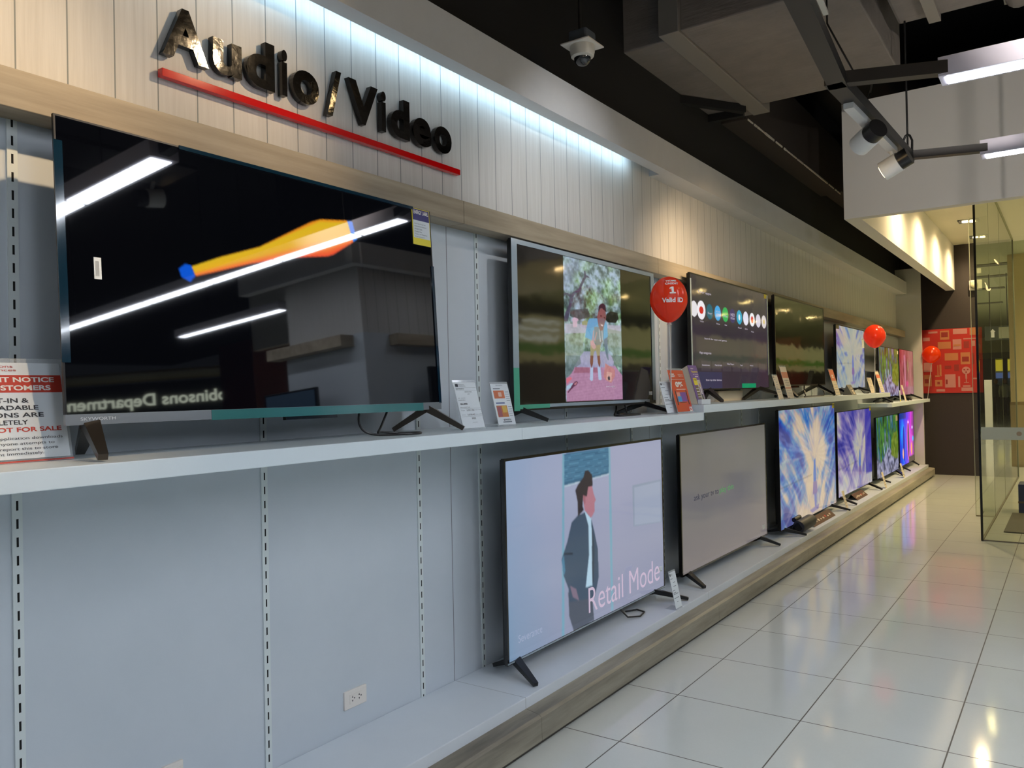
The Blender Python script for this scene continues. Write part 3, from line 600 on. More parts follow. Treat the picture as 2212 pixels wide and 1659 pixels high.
# --- biggest television: black screen with one orange-yellow club shape
a = canvas(840, 470, (3, 4, 7))
U, V = grid(a)
body = poly(a, SH['tv1'][0][1], (226, 180, 30))
lo = np.interp(U, [.256, .424, .509, .62, .706], [.50, .40, .362, .33, .25]); hi = np.interp(U, [.256, .424, .60, .69], [.44, .33, .16, .14])
tt = np.clip((V-hi)/(lo-hi+1e-6), 0, 1); cc3 = ramp(tt, [(0, 224, 130, 30), (.10, 214, 176, 34), (.55, 228, 172, 38), (.8, 236, 120, 44), (1, 226, 62, 34)])
a[body] = cc3[body]
poly(a, SH['tv1'][1][1], (12, 84, 205)); poly(a, SH['tv1'][2][1], (10, 110, 215))
a = down2(a)
r, P, PS, scr, up, nn, brick = tv('biggest black-screened television on the near shelf showing an orange club shape', -2.17, 1.055, 2.582, 1.475, 2.308, S1, a, screen_mat(1.0, .025, 0, .5, 2.0),
    tilt=2.9, bez=.005, legm='bronze', chin=.024, chinm='silver', depth=.008,
    feet=[(1.13, (-2.045, 1.088), (-2.335, 1.175)), (2.515, (-2.06, 2.595), (-2.30, 2.43))])
m = MB(); brick(m, .285, .925, 1.0-.034, 1.003, .0042, .0056); m.build('edge_protector', M['filmteal'], r)
m = MB(); brick(m, -.002, .013, .085, .80, .0025, .004); brick(m, .24, .93, -.002, .012, .0025, .004); brick(m, .992, 1.002, .28, .97, .0025, .004); m.build('edge_protector', M['filmdark'], r)
m = MB(); brick(m, .47, .62, 1.0, 1.016, -.012, .004); m.build('sensor_bar', M['blackgloss'], r)
st1 = label_patch(r, PS, up, .058, .0715, .463, .538, M['paper'])
stext(st1, PS, up, '|||||||||||||', .0605, .528, .067, .476, M['ink'], name='barcode')
# energy label: dark head, white body, yellow foot (the square code on it is left out)
e0 = label_patch(r, PS, up, .927, .999, -.004, .185, M['yellow'], 'energy_label', .003)
label_patch(e0, PS, up, .930, .996, .058, .150, M['paper'], 'label_body', .0045)
label_patch(e0, PS, up, .930, .996, .0, .058, mat('label_navy', (44, 40, 110), .4), 'label_head', .0045)
stext(e0, PS, up, 'ENERGY LABEL', .933, .026, .992, .006, M['inkwhite'], .02, 'label_title', .0055)
for i in range(6): stext(e0, PS, up, ['Brand / Type of Energy Class', 'Monthly Energy Consumption', 'Model Code', 'Product Size', 'Type of Display', 'Power Consumption'][i], .934, .080+.0135*i, .934+[.045, .048, .03, .028, .05, .04][i], .0735+.0135*i, M['ink'], 0, 'label_print', .0055)
stext(r, PS, up, 'SKYWORTH', .022, 1.022, .085, 1.011, M['paper'], 0, 'maker_name', .005)

# --- television with the upright outdoor picture between black side bars
def paint_outdoor():
    a = canvas(380, 620, (120, 140, 150)); U, V = grid(a)
    n1 = fbm(U*9, V*14, 1); n2 = fbm(U*26, V*40, 2); n3 = fbm(U*5, V*8, 4)
    leaf = ramp(n1*.55+n2*.5, [(.25, 48, 60, 66), (.42, 84, 104, 108), (.52, 120, 142, 148), (.62, 150, 172, 190), (.8, 176, 196, 220)])
    leaf = leaf + (np.clip(n3-.5, 0, 1)[..., None]*np.array([40, 90, -60]))
    a[:] = leaf
    names = SH['tv2']
    soft = {0: .45, 1: .8, 3: .85, 7: .55, 8: .55, 9: .9, 10: .65, 11: .7}
    for i, (c, pts) in enumerate(names):
        ins = poly(a, pts, c, soft.get(i, 1.0))
    tx = (fbm(U*40, V*60, 9)-.5)[..., None]*44
    a += tx*np.where(V[..., None] > .42, .55, .9)
    br = (np.abs(np.sin(V*150+U*9)) > .96) & (V > .80)
    a[br] *= .95
    for c, pts in names[-21:]: poly(a, pts, c, .75)
    return down2(np.clip(a*.98, 0, 255))
strip = paint_outdoor()
W2 = canvas(470, 300, (12, 11, 12))
x0, x1, y0, y1 = int(470*.300), int(470*.715), int(300*.018), int(300*.972)
ys = (np.linspace(0, strip.shape[0]-1, y1-y0)).astype(int); xs_ = (np.linspace(0, strip.shape[1]-1, x1-x0)).astype(int)
W2[y0:y1, x0:x1] = strip[ys][:, xs_]
r, P, PS, scr, up, nn, brick = tv('television on the near shelf showing an upright outdoor picture of a crouching man', -2.27, 3.26, 4.905, 1.445, 2.305, S1, W2, screen_mat(1.0, .06, .05, .5, 1.8),
    bez=.012, feet=[(3.35, (-2.172, 3.42), (-2.375, 3.28)), (4.74, (-2.18, 4.90), (-2.375, 4.56))])
m = MB()
brick(m, 0, 1, .0, .028, .0022, .0035); brick(m, 0, .030, .028, .75, .0022, .0035); brick(m, .972, 1, .028, .972, .0022, .0035); brick(m, .2, .94, .965, .985, .0022, .0035)
m.build('edge_protector', M['film'], r)
m = MB(); brick(m, 0, .030, .75, 1, .0022, .0035); brick(m, .03, .2, .965, .99, .0022, .0035); m.build('edge_protector', mat('green_edge_film', (84, 168, 140), .15), r)
label_patch(r, PS, up, .945, .975, .918, .945, M['paper'])
stext(r, PS, up, 'turn right', .585, .885, .655, .868, M['paper'], 0, 'caption', .0022)

# --- television with the app menu
a = canvas(520, 300, (52, 44, 54)); U, V = grid(a)
a[:] = ramp(fbm(U*1.5, V*1.5, 3)*.7+U*.3, [(0, 46, 44, 46), (.5, 54, 46, 56), (1, 62, 44, 60)])
ccols = [(225, 222, 226), (236, 232, 238), (18, 92, 112), (56, 160, 222), (36, 168, 84), (52, 40, 96), (36, 160, 196), (222, 222, 240), (236, 236, 240), (214, 208, 222), (214, 206, 206)]
for i, (cx, c) in enumerate(zip(SH['tv3c'], ccols)):
    R = .046 if i == 1 else .038; ell(a, cx[0], .3, R, R*1.82, c)
ell(a, .114, .3, .024, .034, (196, 24, 30)); ell(a, .765, .3, .018, .036, (200, 30, 44)); ell(a, .583, .3, .012, .03, (225, 235, 240)); ell(a, .947, .3, .013, .024, (214, 190, 120))
for i in range(7): 
    x_ = .1+.125*i; a[(U > x_) & (U < x_+.105) & (V > .75) & (V < .84)] += 10
a[(U > .60) & (U < .80) & (V > .955)] = (16, 138, 92)
a[(V > .85) & (U < .34)] += np.array([0, 6, 22])
r, P, PS, scr, up, nn, brick = tv('television on the middle shelf showing a row of round app icons', -2.22, 5.405, 7.166, 1.526, 2.368, S2, a, screen_mat(1.0, .06, .05, .4, 1.42),
    bez=.010, legm='bronze', feet=[(5.75, (-2.08, 5.62), (-2.26, 5.72)), (6.92, (-2.06, 7.22), (-2.26, 6.60))])
cap = emis('menu_text', (214, 204, 220), .8)
for q, tx in zip(SH['tv3t'], ('Your apps', 'App categories', 'Search for apps and games', 'Entertainment', 'Music & Audio', 'Video Players', 'Tools', 'Lifestyle', 'from my other devices')):
    stext(r, PS, up, tx, q[0][0], q[0][1], q[1][0], q[2][1], cap)
for tx, cx, cy, ww, hh, rgb in (('YouTube', .114, .40, .04, .014, (210, 200, 220)), ('Disney+', .209, .318, .05, .026, (225, 235, 245)), ('prime', .304, .285, .05, .02, (240, 245, 250)), ('video', .304, .315, .05, .02, (240, 245, 250)), ('iWant', .398, .315, .05, .024, (210, 240, 214)), ('HBO', .49, .29, .05, .03, (230, 230, 240)), ('max', .49, .325, .05, .02, (230, 230, 240)), ('Manual', .583, .405, .045, .016, (210, 200, 220)), ('Demo', .673, .405, .036, .016, (210, 200, 220)), ('Music', .765, .425, .036, .015, (210, 200, 220)), ('Prime', .304, .40, .04, .014, (210, 200, 220)), ('iWant', .398, .40, .03, .014, (210, 200, 220))):
    stext(r, PS, up, tx, cx-ww/2, cy+hh/2, cx+ww/2, cy-hh/2, cap)
m = MB(); brick(m, 0, .012, .05, .985, .0022, .0035); brick(m, .985, 1.004, .02, .86, .0022, .0035); m.build('edge_protector', M['film'], r)
label_patch(r, PS, up, .955, 1.0, -.004, .045, M['yellow'])

# --- switched-off television
a = canvas(40, 24, (9, 8, 5))
r, P, PS, scr, up, nn, brick = tv('switched-off glossy black television on the middle shelf right of the app menu', -2.2, 7.304, 9.054, 1.544, 2.374, S2, a, screen_mat(1.0, .06, .07, .5, 1.7),
    bez=.014, feet=[(7.65, (-2.08, 7.55), (-2.33, 7.7)), (8.75, (-2.08, 8.95), (-2.31, 8.35))])
m = MB(); brick(m, .28, .42, 1.0, 1.02, -.01, .004); m.build('sensor_bar', M['blackgloss'], r)

# --- starburst pictures
def starburst(w, h, cx, cy, seed, cold, pal, dark_right=False, fig=True):
    a = canvas(w*2, h*2, (0, 0, 0)); U, V = grid(a); dx, dy = (U-cx)*1.6, V-cy
    R = np.sqrt(dx*dx+dy*dy)+1e-4; T = np.arctan2(dy, dx)
    n = fbm((T+PI)*4.2, R*2.1, seed, 5); n2 = fbm(U*7+n*2.0, V*5+n*1.4, seed+3, 5)
    n4 = fbm((T+PI)*9.0, R*1.3, seed+5, 3); nb = fbm(U*13+np.sign(dx)*dy*(5+6*np.abs(dx)), V*4.5+2*np.abs(dx), seed+31, 4); n5 = fbm(U*3.1, V*2.6, seed+11, 3)
    col_ = np.exp(-np.abs(dx/.20)**2.2)*np.where(V < cy+.05, 1.0, .55)*.8+np.exp(-(R/.34)**2)*.6
    patch = np.clip((n5-.47)*3.2, 0, 1)*np.clip(R*2.2-.25, 0, 1)
    t = .33+(n-.5)*.45+(n2-.5)*.9+(n4-.5)*.25+(nb-.5)*1.25+patch*.42-np.clip(col_, 0, 1)*cold*.8
    t = np.clip(.6*np.floor(t*11+fbm(U*60, V*50, seed+8, 2)*1.2)/11+.4*t, 0, 1)
    a[:] = ramp(t, pal)
    warm = np.clip((fbm(U*4, V*4, seed+20, 3)-.5)*3, 0, 1)[..., None]; a[:] = a*(1-.35*warm)+np.array((188, 166, 160))*.35*warm
    lowr = np.clip((V-.66)*4, 0, 1)[..., None]*.35; a[:] = a*(1-lowr)+np.array(pal[1][1:])*lowr
    st2 = (fbm((T+PI)*22, R*3.0, seed+9, 3) > .63) & (R > .12); a[st2] = a[st2]*.82+np.array((235, 220, 210))*.18
    if fig:
        f = (96, 106, 168)
        poly(a, [(cx-.012, cy+.06), (cx+.012, cy+.04), (cx+.022, cy+.2), (cx+.012, cy+.38), (cx-.03, cy+.36), (cx-.03, cy+.18)], (70, 104, 176))
        poly(a, [(cx-.035, cy+.26), (cx+.03, cy+.26), (cx+.045, cy+.36), (cx+.012, cy+.40), (cx-.05, cy+.37)], (112, 96, 150))
        poly(a, [(cx-.022, cy+.38), (cx+.022, cy+.38), (cx+.014, cy+.50), (cx-.014, cy+.50)], f)
        poly(a, [(cx-.11, cy+.51), (cx+.07, cy+.485), (cx+.05, cy+.53), (cx-.06, cy+.545)], (120, 112, 160), .9)
        a[(np.abs(V-(cy+.185)-(cx-U)*.05) < .004) & (U < cx-.06)] *= .72
    if dark_right:
        k = (U > .80) & (V < .86); a[k] = a[k]*.35+np.array((34, 32, 150))*.65
    return down2(np.clip(a, 0, 255))
PAL3 = [(0, 192, 174, 150), (.16, 182, 164, 148), (.28, 156, 146, 160), (.38, 112, 150, 166), (.47, 110, 106, 158), (.57, 52, 116, 172), (.68, 34, 82, 168), (.8, 26, 52, 150), (1, 22, 36, 126)]
PAL4 = [(0, 176, 172, 156), (.18, 150, 154, 172), (.32, 132, 118, 160), (.46, 104, 94, 160), (.60, 80, 76, 152), (.75, 56, 56, 146), (1, 36, 36, 126)]
PAL5 = [(0, 160, 166, 150), (.28, 148, 158, 152), (.40, 128, 150, 168), (.52, 96, 128, 164), (.64, 84, 102, 158), (.8, 68, 90, 146), (1, 58, 76, 130)]
r, P, PS, scr, up, nn, brick = tv('tall paler starburst television on the middle shelf beside the slanted red balloon', -2.2, 9.582, 11.085, 1.501, 2.238, S2, starburst(110, 80, .56, .40, 21, .36, PAL5), screen_mat(1.0, .2, 0, .2),
    bez=.008, thick=.07, feet=[(9.8, (-2.08, 9.65), (-2.3, 9.85)), (10.7, (-2.07, 10.95), (-2.3, 10.4))])
label_patch(r, PS, up, .0, .10, .0, .06, mat('store_label_grey', (120, 120, 96), .5)); label_patch(r, PS, up, .90, 1.0, .14, .30, M['paper'], 'energy_label')

def garden(w, h, seed):
    a = canvas(w*2, h*2, (0, 0, 0)); U, V = grid(a)
    n = fbm(U*16, V*2.4, seed, 5); n2 = fbm(U*24, V*18, seed+2, 4)
    top = ramp(n, [(.2, 24, 40, 26), (.34, 42, 96, 34), (.44, 84, 142, 52), (.5, 34, 60, 40), (.56, 34, 104, 104), (.63, 46, 92, 124), (.7, 132, 150, 150), (.85, 70, 48, 46)])
    bot = ramp(n2, [(.25, 34, 38, 50), (.4, 90, 94, 118), (.52, 132, 134, 166), (.75, 176, 176, 200)])
    ed = .62+.10*np.sin(U*9)+.1*(n2-.5); k = np.clip((V-ed)*18, 0, 1)[..., None]; a[:] = top*(1-k)+bot*k
    g = poly(a, [(.66, .46), (.78, .32), (.95, .30), (1.0, .6), (.97, .80), (.84, .78), (.64, .70)], (108, 128, 30), .85); a[g] += ((n2[g]-.5)*90)[:, None]
    for cx in (.30, .44): poly(a, [(cx, .44), (cx+.02, .44), (cx+.05, .62), (cx+.03, .64)], (196, 218, 250), .9)
    return down2(np.clip(a, 0, 255))
r, P, PS, scr, up, nn, brick = tv('television on the far low shelf showing green cactus plants', -2.17, 11.83, 13.35, 1.362, 2.070, S3, garden(90, 60, 31), screen_mat(1.0, .2, 0, .15),
    bez=.008, feet=[(12.1, (-2.03, 11.95), (-2.3, 12.1)), (12.95, (-2.02, 13.2), (-2.3, 12.8))])
label_patch(r, PS, up, .93, .99, .03, .10, M['warmcard'])
a = canvas(160, 110, (0, 0, 0)); U, V = grid(a); n = fbm(U*12, V*2.2, 44, 4)
a[:] = ramp(n*.8+U*.15, [(.2, 60, 22, 30), (.4, 132, 52, 62), (.55, 168, 96, 104), (.66, 120, 76, 70), (.8, 190, 120, 150)]); k = (V < .25); a[k] = a[k]*.5+np.array((150, 66, 70))*.5
poly(a, [(.3, .12), (.42, .1), (.44, .8), (.34, .85)], (190, 128, 156), .7); ell(a, .52, .76, .12, .1, (206, 40, 130), .8, .5); ell(a, .6, .35, .06, .2, (140, 190, 80), .5, .6)
k = (V > .82); a[k] = a[k]*.6+np.array((150, 110, 150))*.4
r, P, PS, scr, up, nn, brick = tv('smallest-looking upper television at the far end, reddish picture', -2.17, 13.42, 14.70, 1.366, 2.080, S3, down2(a), screen_mat(1.0, .2, 0, .15),
    bez=.008, feet=[(13.6, (-2.03, 13.5), (-2.3, 13.7)), (14.4, (-2.03, 14.55), (-2.3, 14.2))])

# --- lower row
a = canvas(640, 380, (146, 158, 184)); U, V = grid(a)
a[:] = ramp(np.clip(U*.75+.25*fbm(U*2, V*2, 6), 0, 1), [(0, 104, 150, 184), (.12, 134, 156, 186), (.3, 148, 158, 186), (.6, 154, 158, 184), (1, 146, 152, 178)])
a[:] *= (1-.10*np.clip(V-.2, 0, 1))[..., None]
for c, pts in SH['b1']: poly(a, pts, c)
r, P, PS, scr, up, nn, brick = tv('lower television nearest the camera showing a suited man running', -2.19, 3.051, 4.808, .262, 1.228, PF, down2(a), screen_mat(1.0, .06, .02, .5, 1.45),
    bez=.013, bezm='blackgloss', feet=[(3.14, (-2.03, 3.045), (-2.35, 3.165)), (4.66, (-2.03, 4.80), (-2.33, 4.58))])
q = SH['b1txt']; stext(r, PS, up, 'Retail Mode', q[0][0], .945, q[1][0], .80, emis('retail_text', (196, 178, 200), 1.0), -.005)
stext(r, PS, up, 'Severance', .045, .925, .165, .885, emis('faint_text', (152, 164, 190), 1.0), 0)
m = MB(); brick(m, .0, 1.0, .988, .996, .0022, .004); m.build('edge_protector', M['film'], r)
label_patch(r, PS, up, .945, .985, .86, .895, M['paper'])
MB().tube([(-2.20, 4.20, .262), (-2.16, 4.22, .215), (-2.12, 4.30, .206), (-2.14, 4.40, .206), (-2.2, 4.42, .206), (-2.24, 4.35, .206)], .005, 8).build('power_cable', M['black'], r)

a = canvas(60, 40, (128, 124, 130)); U, V = grid(a); a[:] = ramp(V*.7+.3*fbm(U*2, V*2, 8), [(0, 96, 94, 88), (.5, 104, 103, 108), (1, 122, 114, 114)])
r, P, PS, scr, up, nn, brick = tv('lower television with a plain grey picture and a short line of text', -2.19, 5.091, 6.928, .266, 1.230, PF, a, screen_mat(1.0, .10, .02, .4, 1.4),
    bez=.013, bezm='blackgloss', feet=[(5.22, (-2.05, 5.13), (-2.35, 5.30)), (6.76, (-2.05, 6.825), (-2.33, 6.68))])
stext(r, PS, up, 'ask your tv to', .12, .508, .381, .45, emis('dark_text', (44, 46, 62), 1.0), 0)
stext(r, PS, up, 'play this', .393, .508, .557, .45, emis('green_text', (74, 146, 80), 1.0), 0)
label_patch(r, PS, up, .935, .975, .905, .945, M['paper'])
r, P, PS, scr, up, nn, brick = tv('big lower starburst television behind the black speaker cylinder', -2.15, 7.177, 9.215, .257, 1.334, PF, starburst(190, 130, .58, .44, 55, .40, PAL3), screen_mat(1.0, .07, .02, .5),
    bez=.008, thick=.09, feet=[(7.30, (-1.99, 7.40), (-2.36, 7.35)), (9.0, (-1.98, 9.08), (-2.34, 8.9))])
label_patch(r, PS, up, .955, 1.0, -.02, .03, M['yellow'])
r, P, PS, scr, up, nn, brick = tv('lower violet starburst television with a dark blue right strip', -2.18, 9.438, 11.281, .272, 1.242, PF, starburst(130, 90, .62, .46, 77, .34, PAL4, True), screen_mat(1.0, .07, 0, .5),
    bez=.008, feet=[(9.55, (-2.01, 9.55), (-2.35, 9.65)), (11.1, (-2.02, 11.05), (-2.35, 10.95))])
label_patch(r, PS, up, .955, 1.0, -.03, .03, M['yellow'])
r, P, PS, scr, up, nn, brick = tv('lower television showing cactus plants over pale rocks', -2.2, 11.70, 13.345, .250, 1.096, PF, garden(90, 60, 31), screen_mat(1.0, .2, 0, .2),
    bez=.008, feet=[(11.85, (-2.06, 11.87), (-2.35, 11.9)), (13.2, (-2.05, 12.84), (-2.35, 13.1))])
label_patch(r, PS, up, .90, .99, .02, .12, M['warmcard'])
a = canvas(180, 120, (20, 20, 180)); U, V = grid(a)
a[:] = ramp(U+.25*(fbm(U*5, V*3, 5)-.5), [(0, 14, 40, 190), (.25, 10, 90, 220), (.42, 30, 10, 210), (.62, 120, 20, 200), (.8, 200, 10, 190), (1, 70, 10, 90)])
a[(V < .12) & (U < .45)] *= .6; ell(a, .22, .4, .22, .28, (0, 170, 236), .8, .8); ell(a, .6, .55, .1, .40, (240, 60, 190)); ell(a, .6, .55, .066, .35, (30, 10, 50))
ell(a, .28, .6, .1, .38, (0, 130, 230), .6); ell(a, .28, .6, .07, .34, (20, 20, 160)); ell(a, .22, .78, .04, .1, (235, 170, 140)); ell(a, .80, .74, .05, .12, (240, 150, 70)); ell(a, .92, .55, .05, .05, (0, 170, 230)); ell(a, .88, .32, .05, .03, (200, 200, 240)); ell(a, .6, .2, .05, .02, (230, 200, 250))
a[(V > .88) & (U > .6)] = (16, 10, 20)
r, P, PS, scr, up, nn, brick = tv('lower television at the far end glowing neon blue and magenta', -2.19, 13.392, 14.74, .274, 1.098, PF, down2(a), screen_mat(1.25, .12, 0, .4),
    bez=.008, feet=[(13.55, (-2.07, 13.56), (-2.35, 13.6)), (14.6, (-2.10, 14.6), (-2.35, 14.5))])

# ------------------------------------------------------------------ sign holders, price cards and brochures
def card(label, y0, y1, xb, zb, h, lean, face='paper', cat='price card', group=None, name='price_card', holder=True, frame=.006, thick=.004, foot=.07):
    r = thing(name, (xb, (y0+y1)/2, zb), label, cat, group)
    up = Vector((-math.sin(lean), 0, math.cos(lean))); n = Vector((math.cos(lean), 0, math.sin(lean))); H = h/math.cos(lean)
    def C3(u, v, d=0.0):   # u across, v up from the base
        return Vector((xb, y0+(y1-y0)*u, zb+.002)) + up*(H*v) + n*d
    def slab(u0, u1, v0, v1, d0, d1, nm, m, parent=None, bevel=0):
        q = lambda d: [C3(u0, v0, d), C3(u1, v0, d), C3(u1, v1, d), C3(u0, v1, d)]
        return MB().hexa(q(d0), q(d1)).build(nm, m, parent or r, bevel=bevel)
    if holder:
        slab(0, 1, 0, 1, -.0025, -.0005, 'acrylic_back', M['acrylic'])
        MB().box(xb-foot, xb+.004, y0, y1, zb+.0005, zb+.003).build('acrylic_foot', M['acrylic'], r)
        p = slab(.02, .98, .03, .955, -.0004, .0006, 'insert_sheet', M[face] if isinstance(face, str) else face)
    else:
        p = slab(0, 1, 0, 1, -.001, .0006, 'insert_sheet', M[face] if isinstance(face, str) else face)
        MB().box(xb-foot*.6, xb+.002, y0+.2*(y1-y0), y1-.2*(y1-y0), zb+.0005, zb+.002).build('easel_foot', M['acrylic'], r)
    def T(body, u0, v0, u1, v1, m, bold=0.0, nm='print'):
        a = C3(u0, v0, .0014); return text_fit(nm, body, a, (0, 1, 0), up, (C3(u1, v0)-C3(u0, v0)).length, (C3(u0, v1)-C3(u0, v0)).length, m, p, bold)
    def R(u0, u1, v0, v1, m, d=.0010, nm='print_block'):
        return slab(u0, u1, v0, v1, .0006, d, nm, m, p)
    return r, p, T, R, C3
INK, GREY, REDI, WHT = M['ink'], M['inkgrey'], M['inkred'], M['inkwhite']
# important notice at the far left (partly outside the frame)
r, p, T, R, C3 = card('clear stand with a red-banded notice for customers, cut by the left edge', .735, 1.108, -2.235, S1, .272, math.radians(13), cat='notice', name='notice_stand')
R(.02, .98, .665, .835, M['inkred']); 
def lines(T, arr, m, bold=0.0):
    for body, u0, u1, v0, v1 in arr: T(body, u0, v0, u1, v1, m, bold)
lines(T, [('IMPORTANT NOTICE', .20, .93, .765, .815), ('TO TV CUSTOMERS', .20, .90, .685, .735)], WHT, .03)
lines(T, [('ALL BUILT-IN &', .24, .74, .565, .61), ('DOWNLOADABLE', .20, .80, .495, .54), ('APPLICATIONS ARE', .12, .83, .425, .47), ('COMPLETELY', .36, .72, .355, .40)], INK, .02)
T('FREE AND NOT FOR SALE', .12, .285, .94, .33, REDI, .025)
lines(T, [('Do not pay for any application downloads', .12, .94, .205, .240), ('or activations. If anyone attempts to', .16, .88, .155, .190), ('charge you, please report this to store', .14, .90, .105, .14), ('management immediately.', .30, .80, .06, .095)], INK)
T('Robinsons', .40, .905, .66, .935, REDI); T('Appliances', .40, .865, .68, .895, REDI)
R(.24, .345, .86, .94, M['inkred']); R(.0, 1.0, -.004, .012, M['inkred'], .003)
R(.265, .275, .88, .92, WHT, .0014); R(.275, .315, .91, .92, WHT, .0014); R(.305, .315, .895, .92, WHT, .0014)

def price(label, y0, y1, xb, zb, h, lean=.26, full=True, face='paper', **kw):
    r, p, T, R, C3 = card(label, y0, y1, xb, zb, h, lean, face, **kw)
    R(.07, .19, .86, .92, INK)
    T('Robinsons', .21, .895, .46, .915, INK); T('Appliances', .21, .865, .5, .885, INK)
    if full:
        T('SKYWORTH', .07, .805, .42, .83, INK, .01); T('SPECIFICATION', .42, .745, .72, .765, INK); T('65"', .52, .70, .64, .725, GREY)
        T('SRP  50,399', .07, .62, .38, .64, GREY); T('65 SUE 9350 U', .07, .58, .36, .60, INK)
        T('45,490', .10, .49, .42, .53, INK, .03); T('INSTALLMENT PLAN', .08, .435, .50, .455, INK)
        T('9 mos', .09, .375, .24, .395, GREY); T('3,957.50', .32, .365, .66, .40, INK, .01); T('down 5,000', .70, .375, .96, .395, GREY)
        T('24 mos', .09, .285, .24, .305, GREY); T('2,020.42', .32, .275, .66, .31, INK, .01); T('down 6,000', .70, .285, .96, .305, GREY)
        T('FREE', .48, .20, .65, .235, INK, .01); R(.48, .70, .135, .139, GREY)
        for v in (.84, .79, .42, .26): R(.06, .96, v-.0015, v+.0015, GREY)
    else:
        for i, (u0, u1) in enumerate(((.07, .4), (.35, .65), (.3, .7), (.1, .45), (.1, .8), (.1, .8), (.4, .6))): R(u0, u1, .78-.1*i, .795-.1*i, GREY)
        T('49,990', .12, .40, .50, .44, INK, .02)
    return r
price('white price card with figures in a clear stand, right of the biggest television', 2.655, 2.812, -2.110, S1, .212)
# second leaflet with two little television pictures
r, p, T, R, C3 = card('white leaflet with two orange television pictures, left of the outdoor-picture television', 2.975, 3.118, -2.158, S1, .205, .24, cat='leaflet', name='product_leaflet')
T('SKYWORTH', .30, .905, .66, .93, GREY, .01); T('SKYWORTH', .34, .115, .74, .155, INK, .02); R(.30, .78, .075, .10, GREY); R(.12, .5, .83, .855, GREY); R(.12, .6, .50, .53, mat('print_blue', (100, 116, 160), .5))
R(.10, .68, .62, .80, mat('print_orange', (206, 116, 80), .5)); R(.34, .52, .66, .76, mat('print_peach', (224, 186, 170), .5), .0014)
R(.10, .68, .20, .46, mat('print_amber', (196, 124, 70), .5)); R(.40, .64, .30, .45, mat('print_yellow', (214, 178, 90), .5), .0014); R(.12, .34, .21, .44, mat('print_plum', (160, 92, 100), .5), .0014)
for i in range(5): R(.74, .94, .76-.05*i, .77-.05*i, GREY); R(.74, .94, .42-.05*i, .43-.05*i, GREY)
price('white price card left of the red zero percent card, below the large red balloon', 4.640, 4.800, -2.070, S1, .208, full=False)
# red card
r, p, T, R, C3 = card('red card reading zero percent with a small purple television picture', 4.735, 4.985, -2.040, S1, .288, .25, 'redcard', 'promotion card', name='promotion_card')
T('HOME', .10, .845, .36, .885, WHT, .03); T('CREDIT', .10, .80, .40, .84, WHT, .03); T('Robinsons', .60, .845, .90, .87, WHT); T('Appliances', .60, .81, .92, .835, WHT)
R(.08, .92, .745, .752, WHT); T('0%', .28, .575, .74, .695, WHT, .05); R(.28, .85, .52, .53, WHT)
R(.22, .80, .25, .46, mat('print_violet', (120, 66, 160), .4)); R(.22, .46, .25, .37, mat('print_sky', (44, 150, 214), .4), .0014); R(.22, .42, .37, .46, mat('print_pink', (226, 150, 140), .4), .0014)
R(.14, .19, .18, .50, INK); R(.83, .88, .18, .50, INK); R(.30, .7, .225, .235, INK); R(.80, .95, .03, .13, WHT); R(.845, .905, .05, .10, M['redcard'], .0014)
# purple brochure holder on the step of the next shelf
r, p, T, R, C3 = card('purple promotional card holder with a yellow tag at the start of the middle shelf', 5.045, 5.195, -2.030, S2, .262, .27, 'purple', 'promotion card', name='promotion_card', holder=False)
MB().prism([(-2.034, S2+.003), (-2.104, S2+.262), (-2.150, S2+.235), (-2.170, S2+.12), (-2.130, S2+.003)], 'y', 5.046, 5.049).build('side_panel', M['warmcard'], r)
MB().box(-2.034, -2.006, 5.045, 5.20, S2+.002, S2+.034).build('leaflet_pocket', M['paper'], r)
T('Robinsons', .25, .90, .55, .93, WHT, .02); T('Tulong-pinansiyal', .22, .80, .92, .86, M['yellow'], .03); T('para sa pangarap', .35, .745, .92, .77, WHT); R(.5, .85, .70, .715, WHT)
R(.20, .60, .49, .67, M['yellow']); T('P15,000', .26, .60, .56, .65, INK, .01)
R(.24, .55, .14, .46, mat('print_olive', (112, 100, 66), .5)); R(.58, .92, .12, .62, mat('print_shelf', (196, 190, 176), .5))
for i in range(4): R(.24, .55, .18+.07*i, .195+.07*i, WHT, .0014)
R(.66, .86, .24, .44, mat('print_shirt', (94, 60, 140), .5), .0016); R(.72, .80, .26, .44, WHT, .002); R(.70, .82, .45, .53, mat('print_skin', (186, 132, 96), .5), .0016); R(.68, .84, .13, .24, mat('print_trousers', (70, 74, 90), .5), .0016)
# cards farther along the middle shelf
price('narrow cream price card at the left corner of the switched-off television', 6.83, 6.97, -2.035, S2, .212, full=False, face='warmcard')
r, p, T, R, C3 = card('taller cream card with red bands in front of the switched-off television', 7.08, 7.27, -2.030, S2, .292, .25, 'warmcard', 'notice card', name='notice_card')
R(.03, .97, .62, .80, mat('band_red', (206, 130, 104), .5)); R(.03, .97, .30, .34, mat('band_red_thin', (206, 140, 116), .5))
for i in range(3): T(['ALL BUILT-IN', 'DOWNLOADABLE', 'FREE'][i], .2, .53-.07*i, .8, .56-.07*i, INK, .01)
for i in range(5): R(.15, .85, .05+.045*i, .058+.045*i, GREY)
r, p, T, R, C3 = card('orange-topped cream card left of the paler upper starburst television', 8.80, 9.0, -2.030, S2, .285, .27, 'warmcard', 'promotion card', name='promotion_card')
R(.02, .98, .55, .955, M['orangecard']); T('0%', .3, .64, .7, .78, WHT, .04)
for i in range(4): R(.15, .85, .12+.09*i, .135+.09*i, GREY)
tc = thing('tent_card', (-2.05, 9.52, S2), 'small grey tent card in front of the paler upper starburst television', 'tent card')
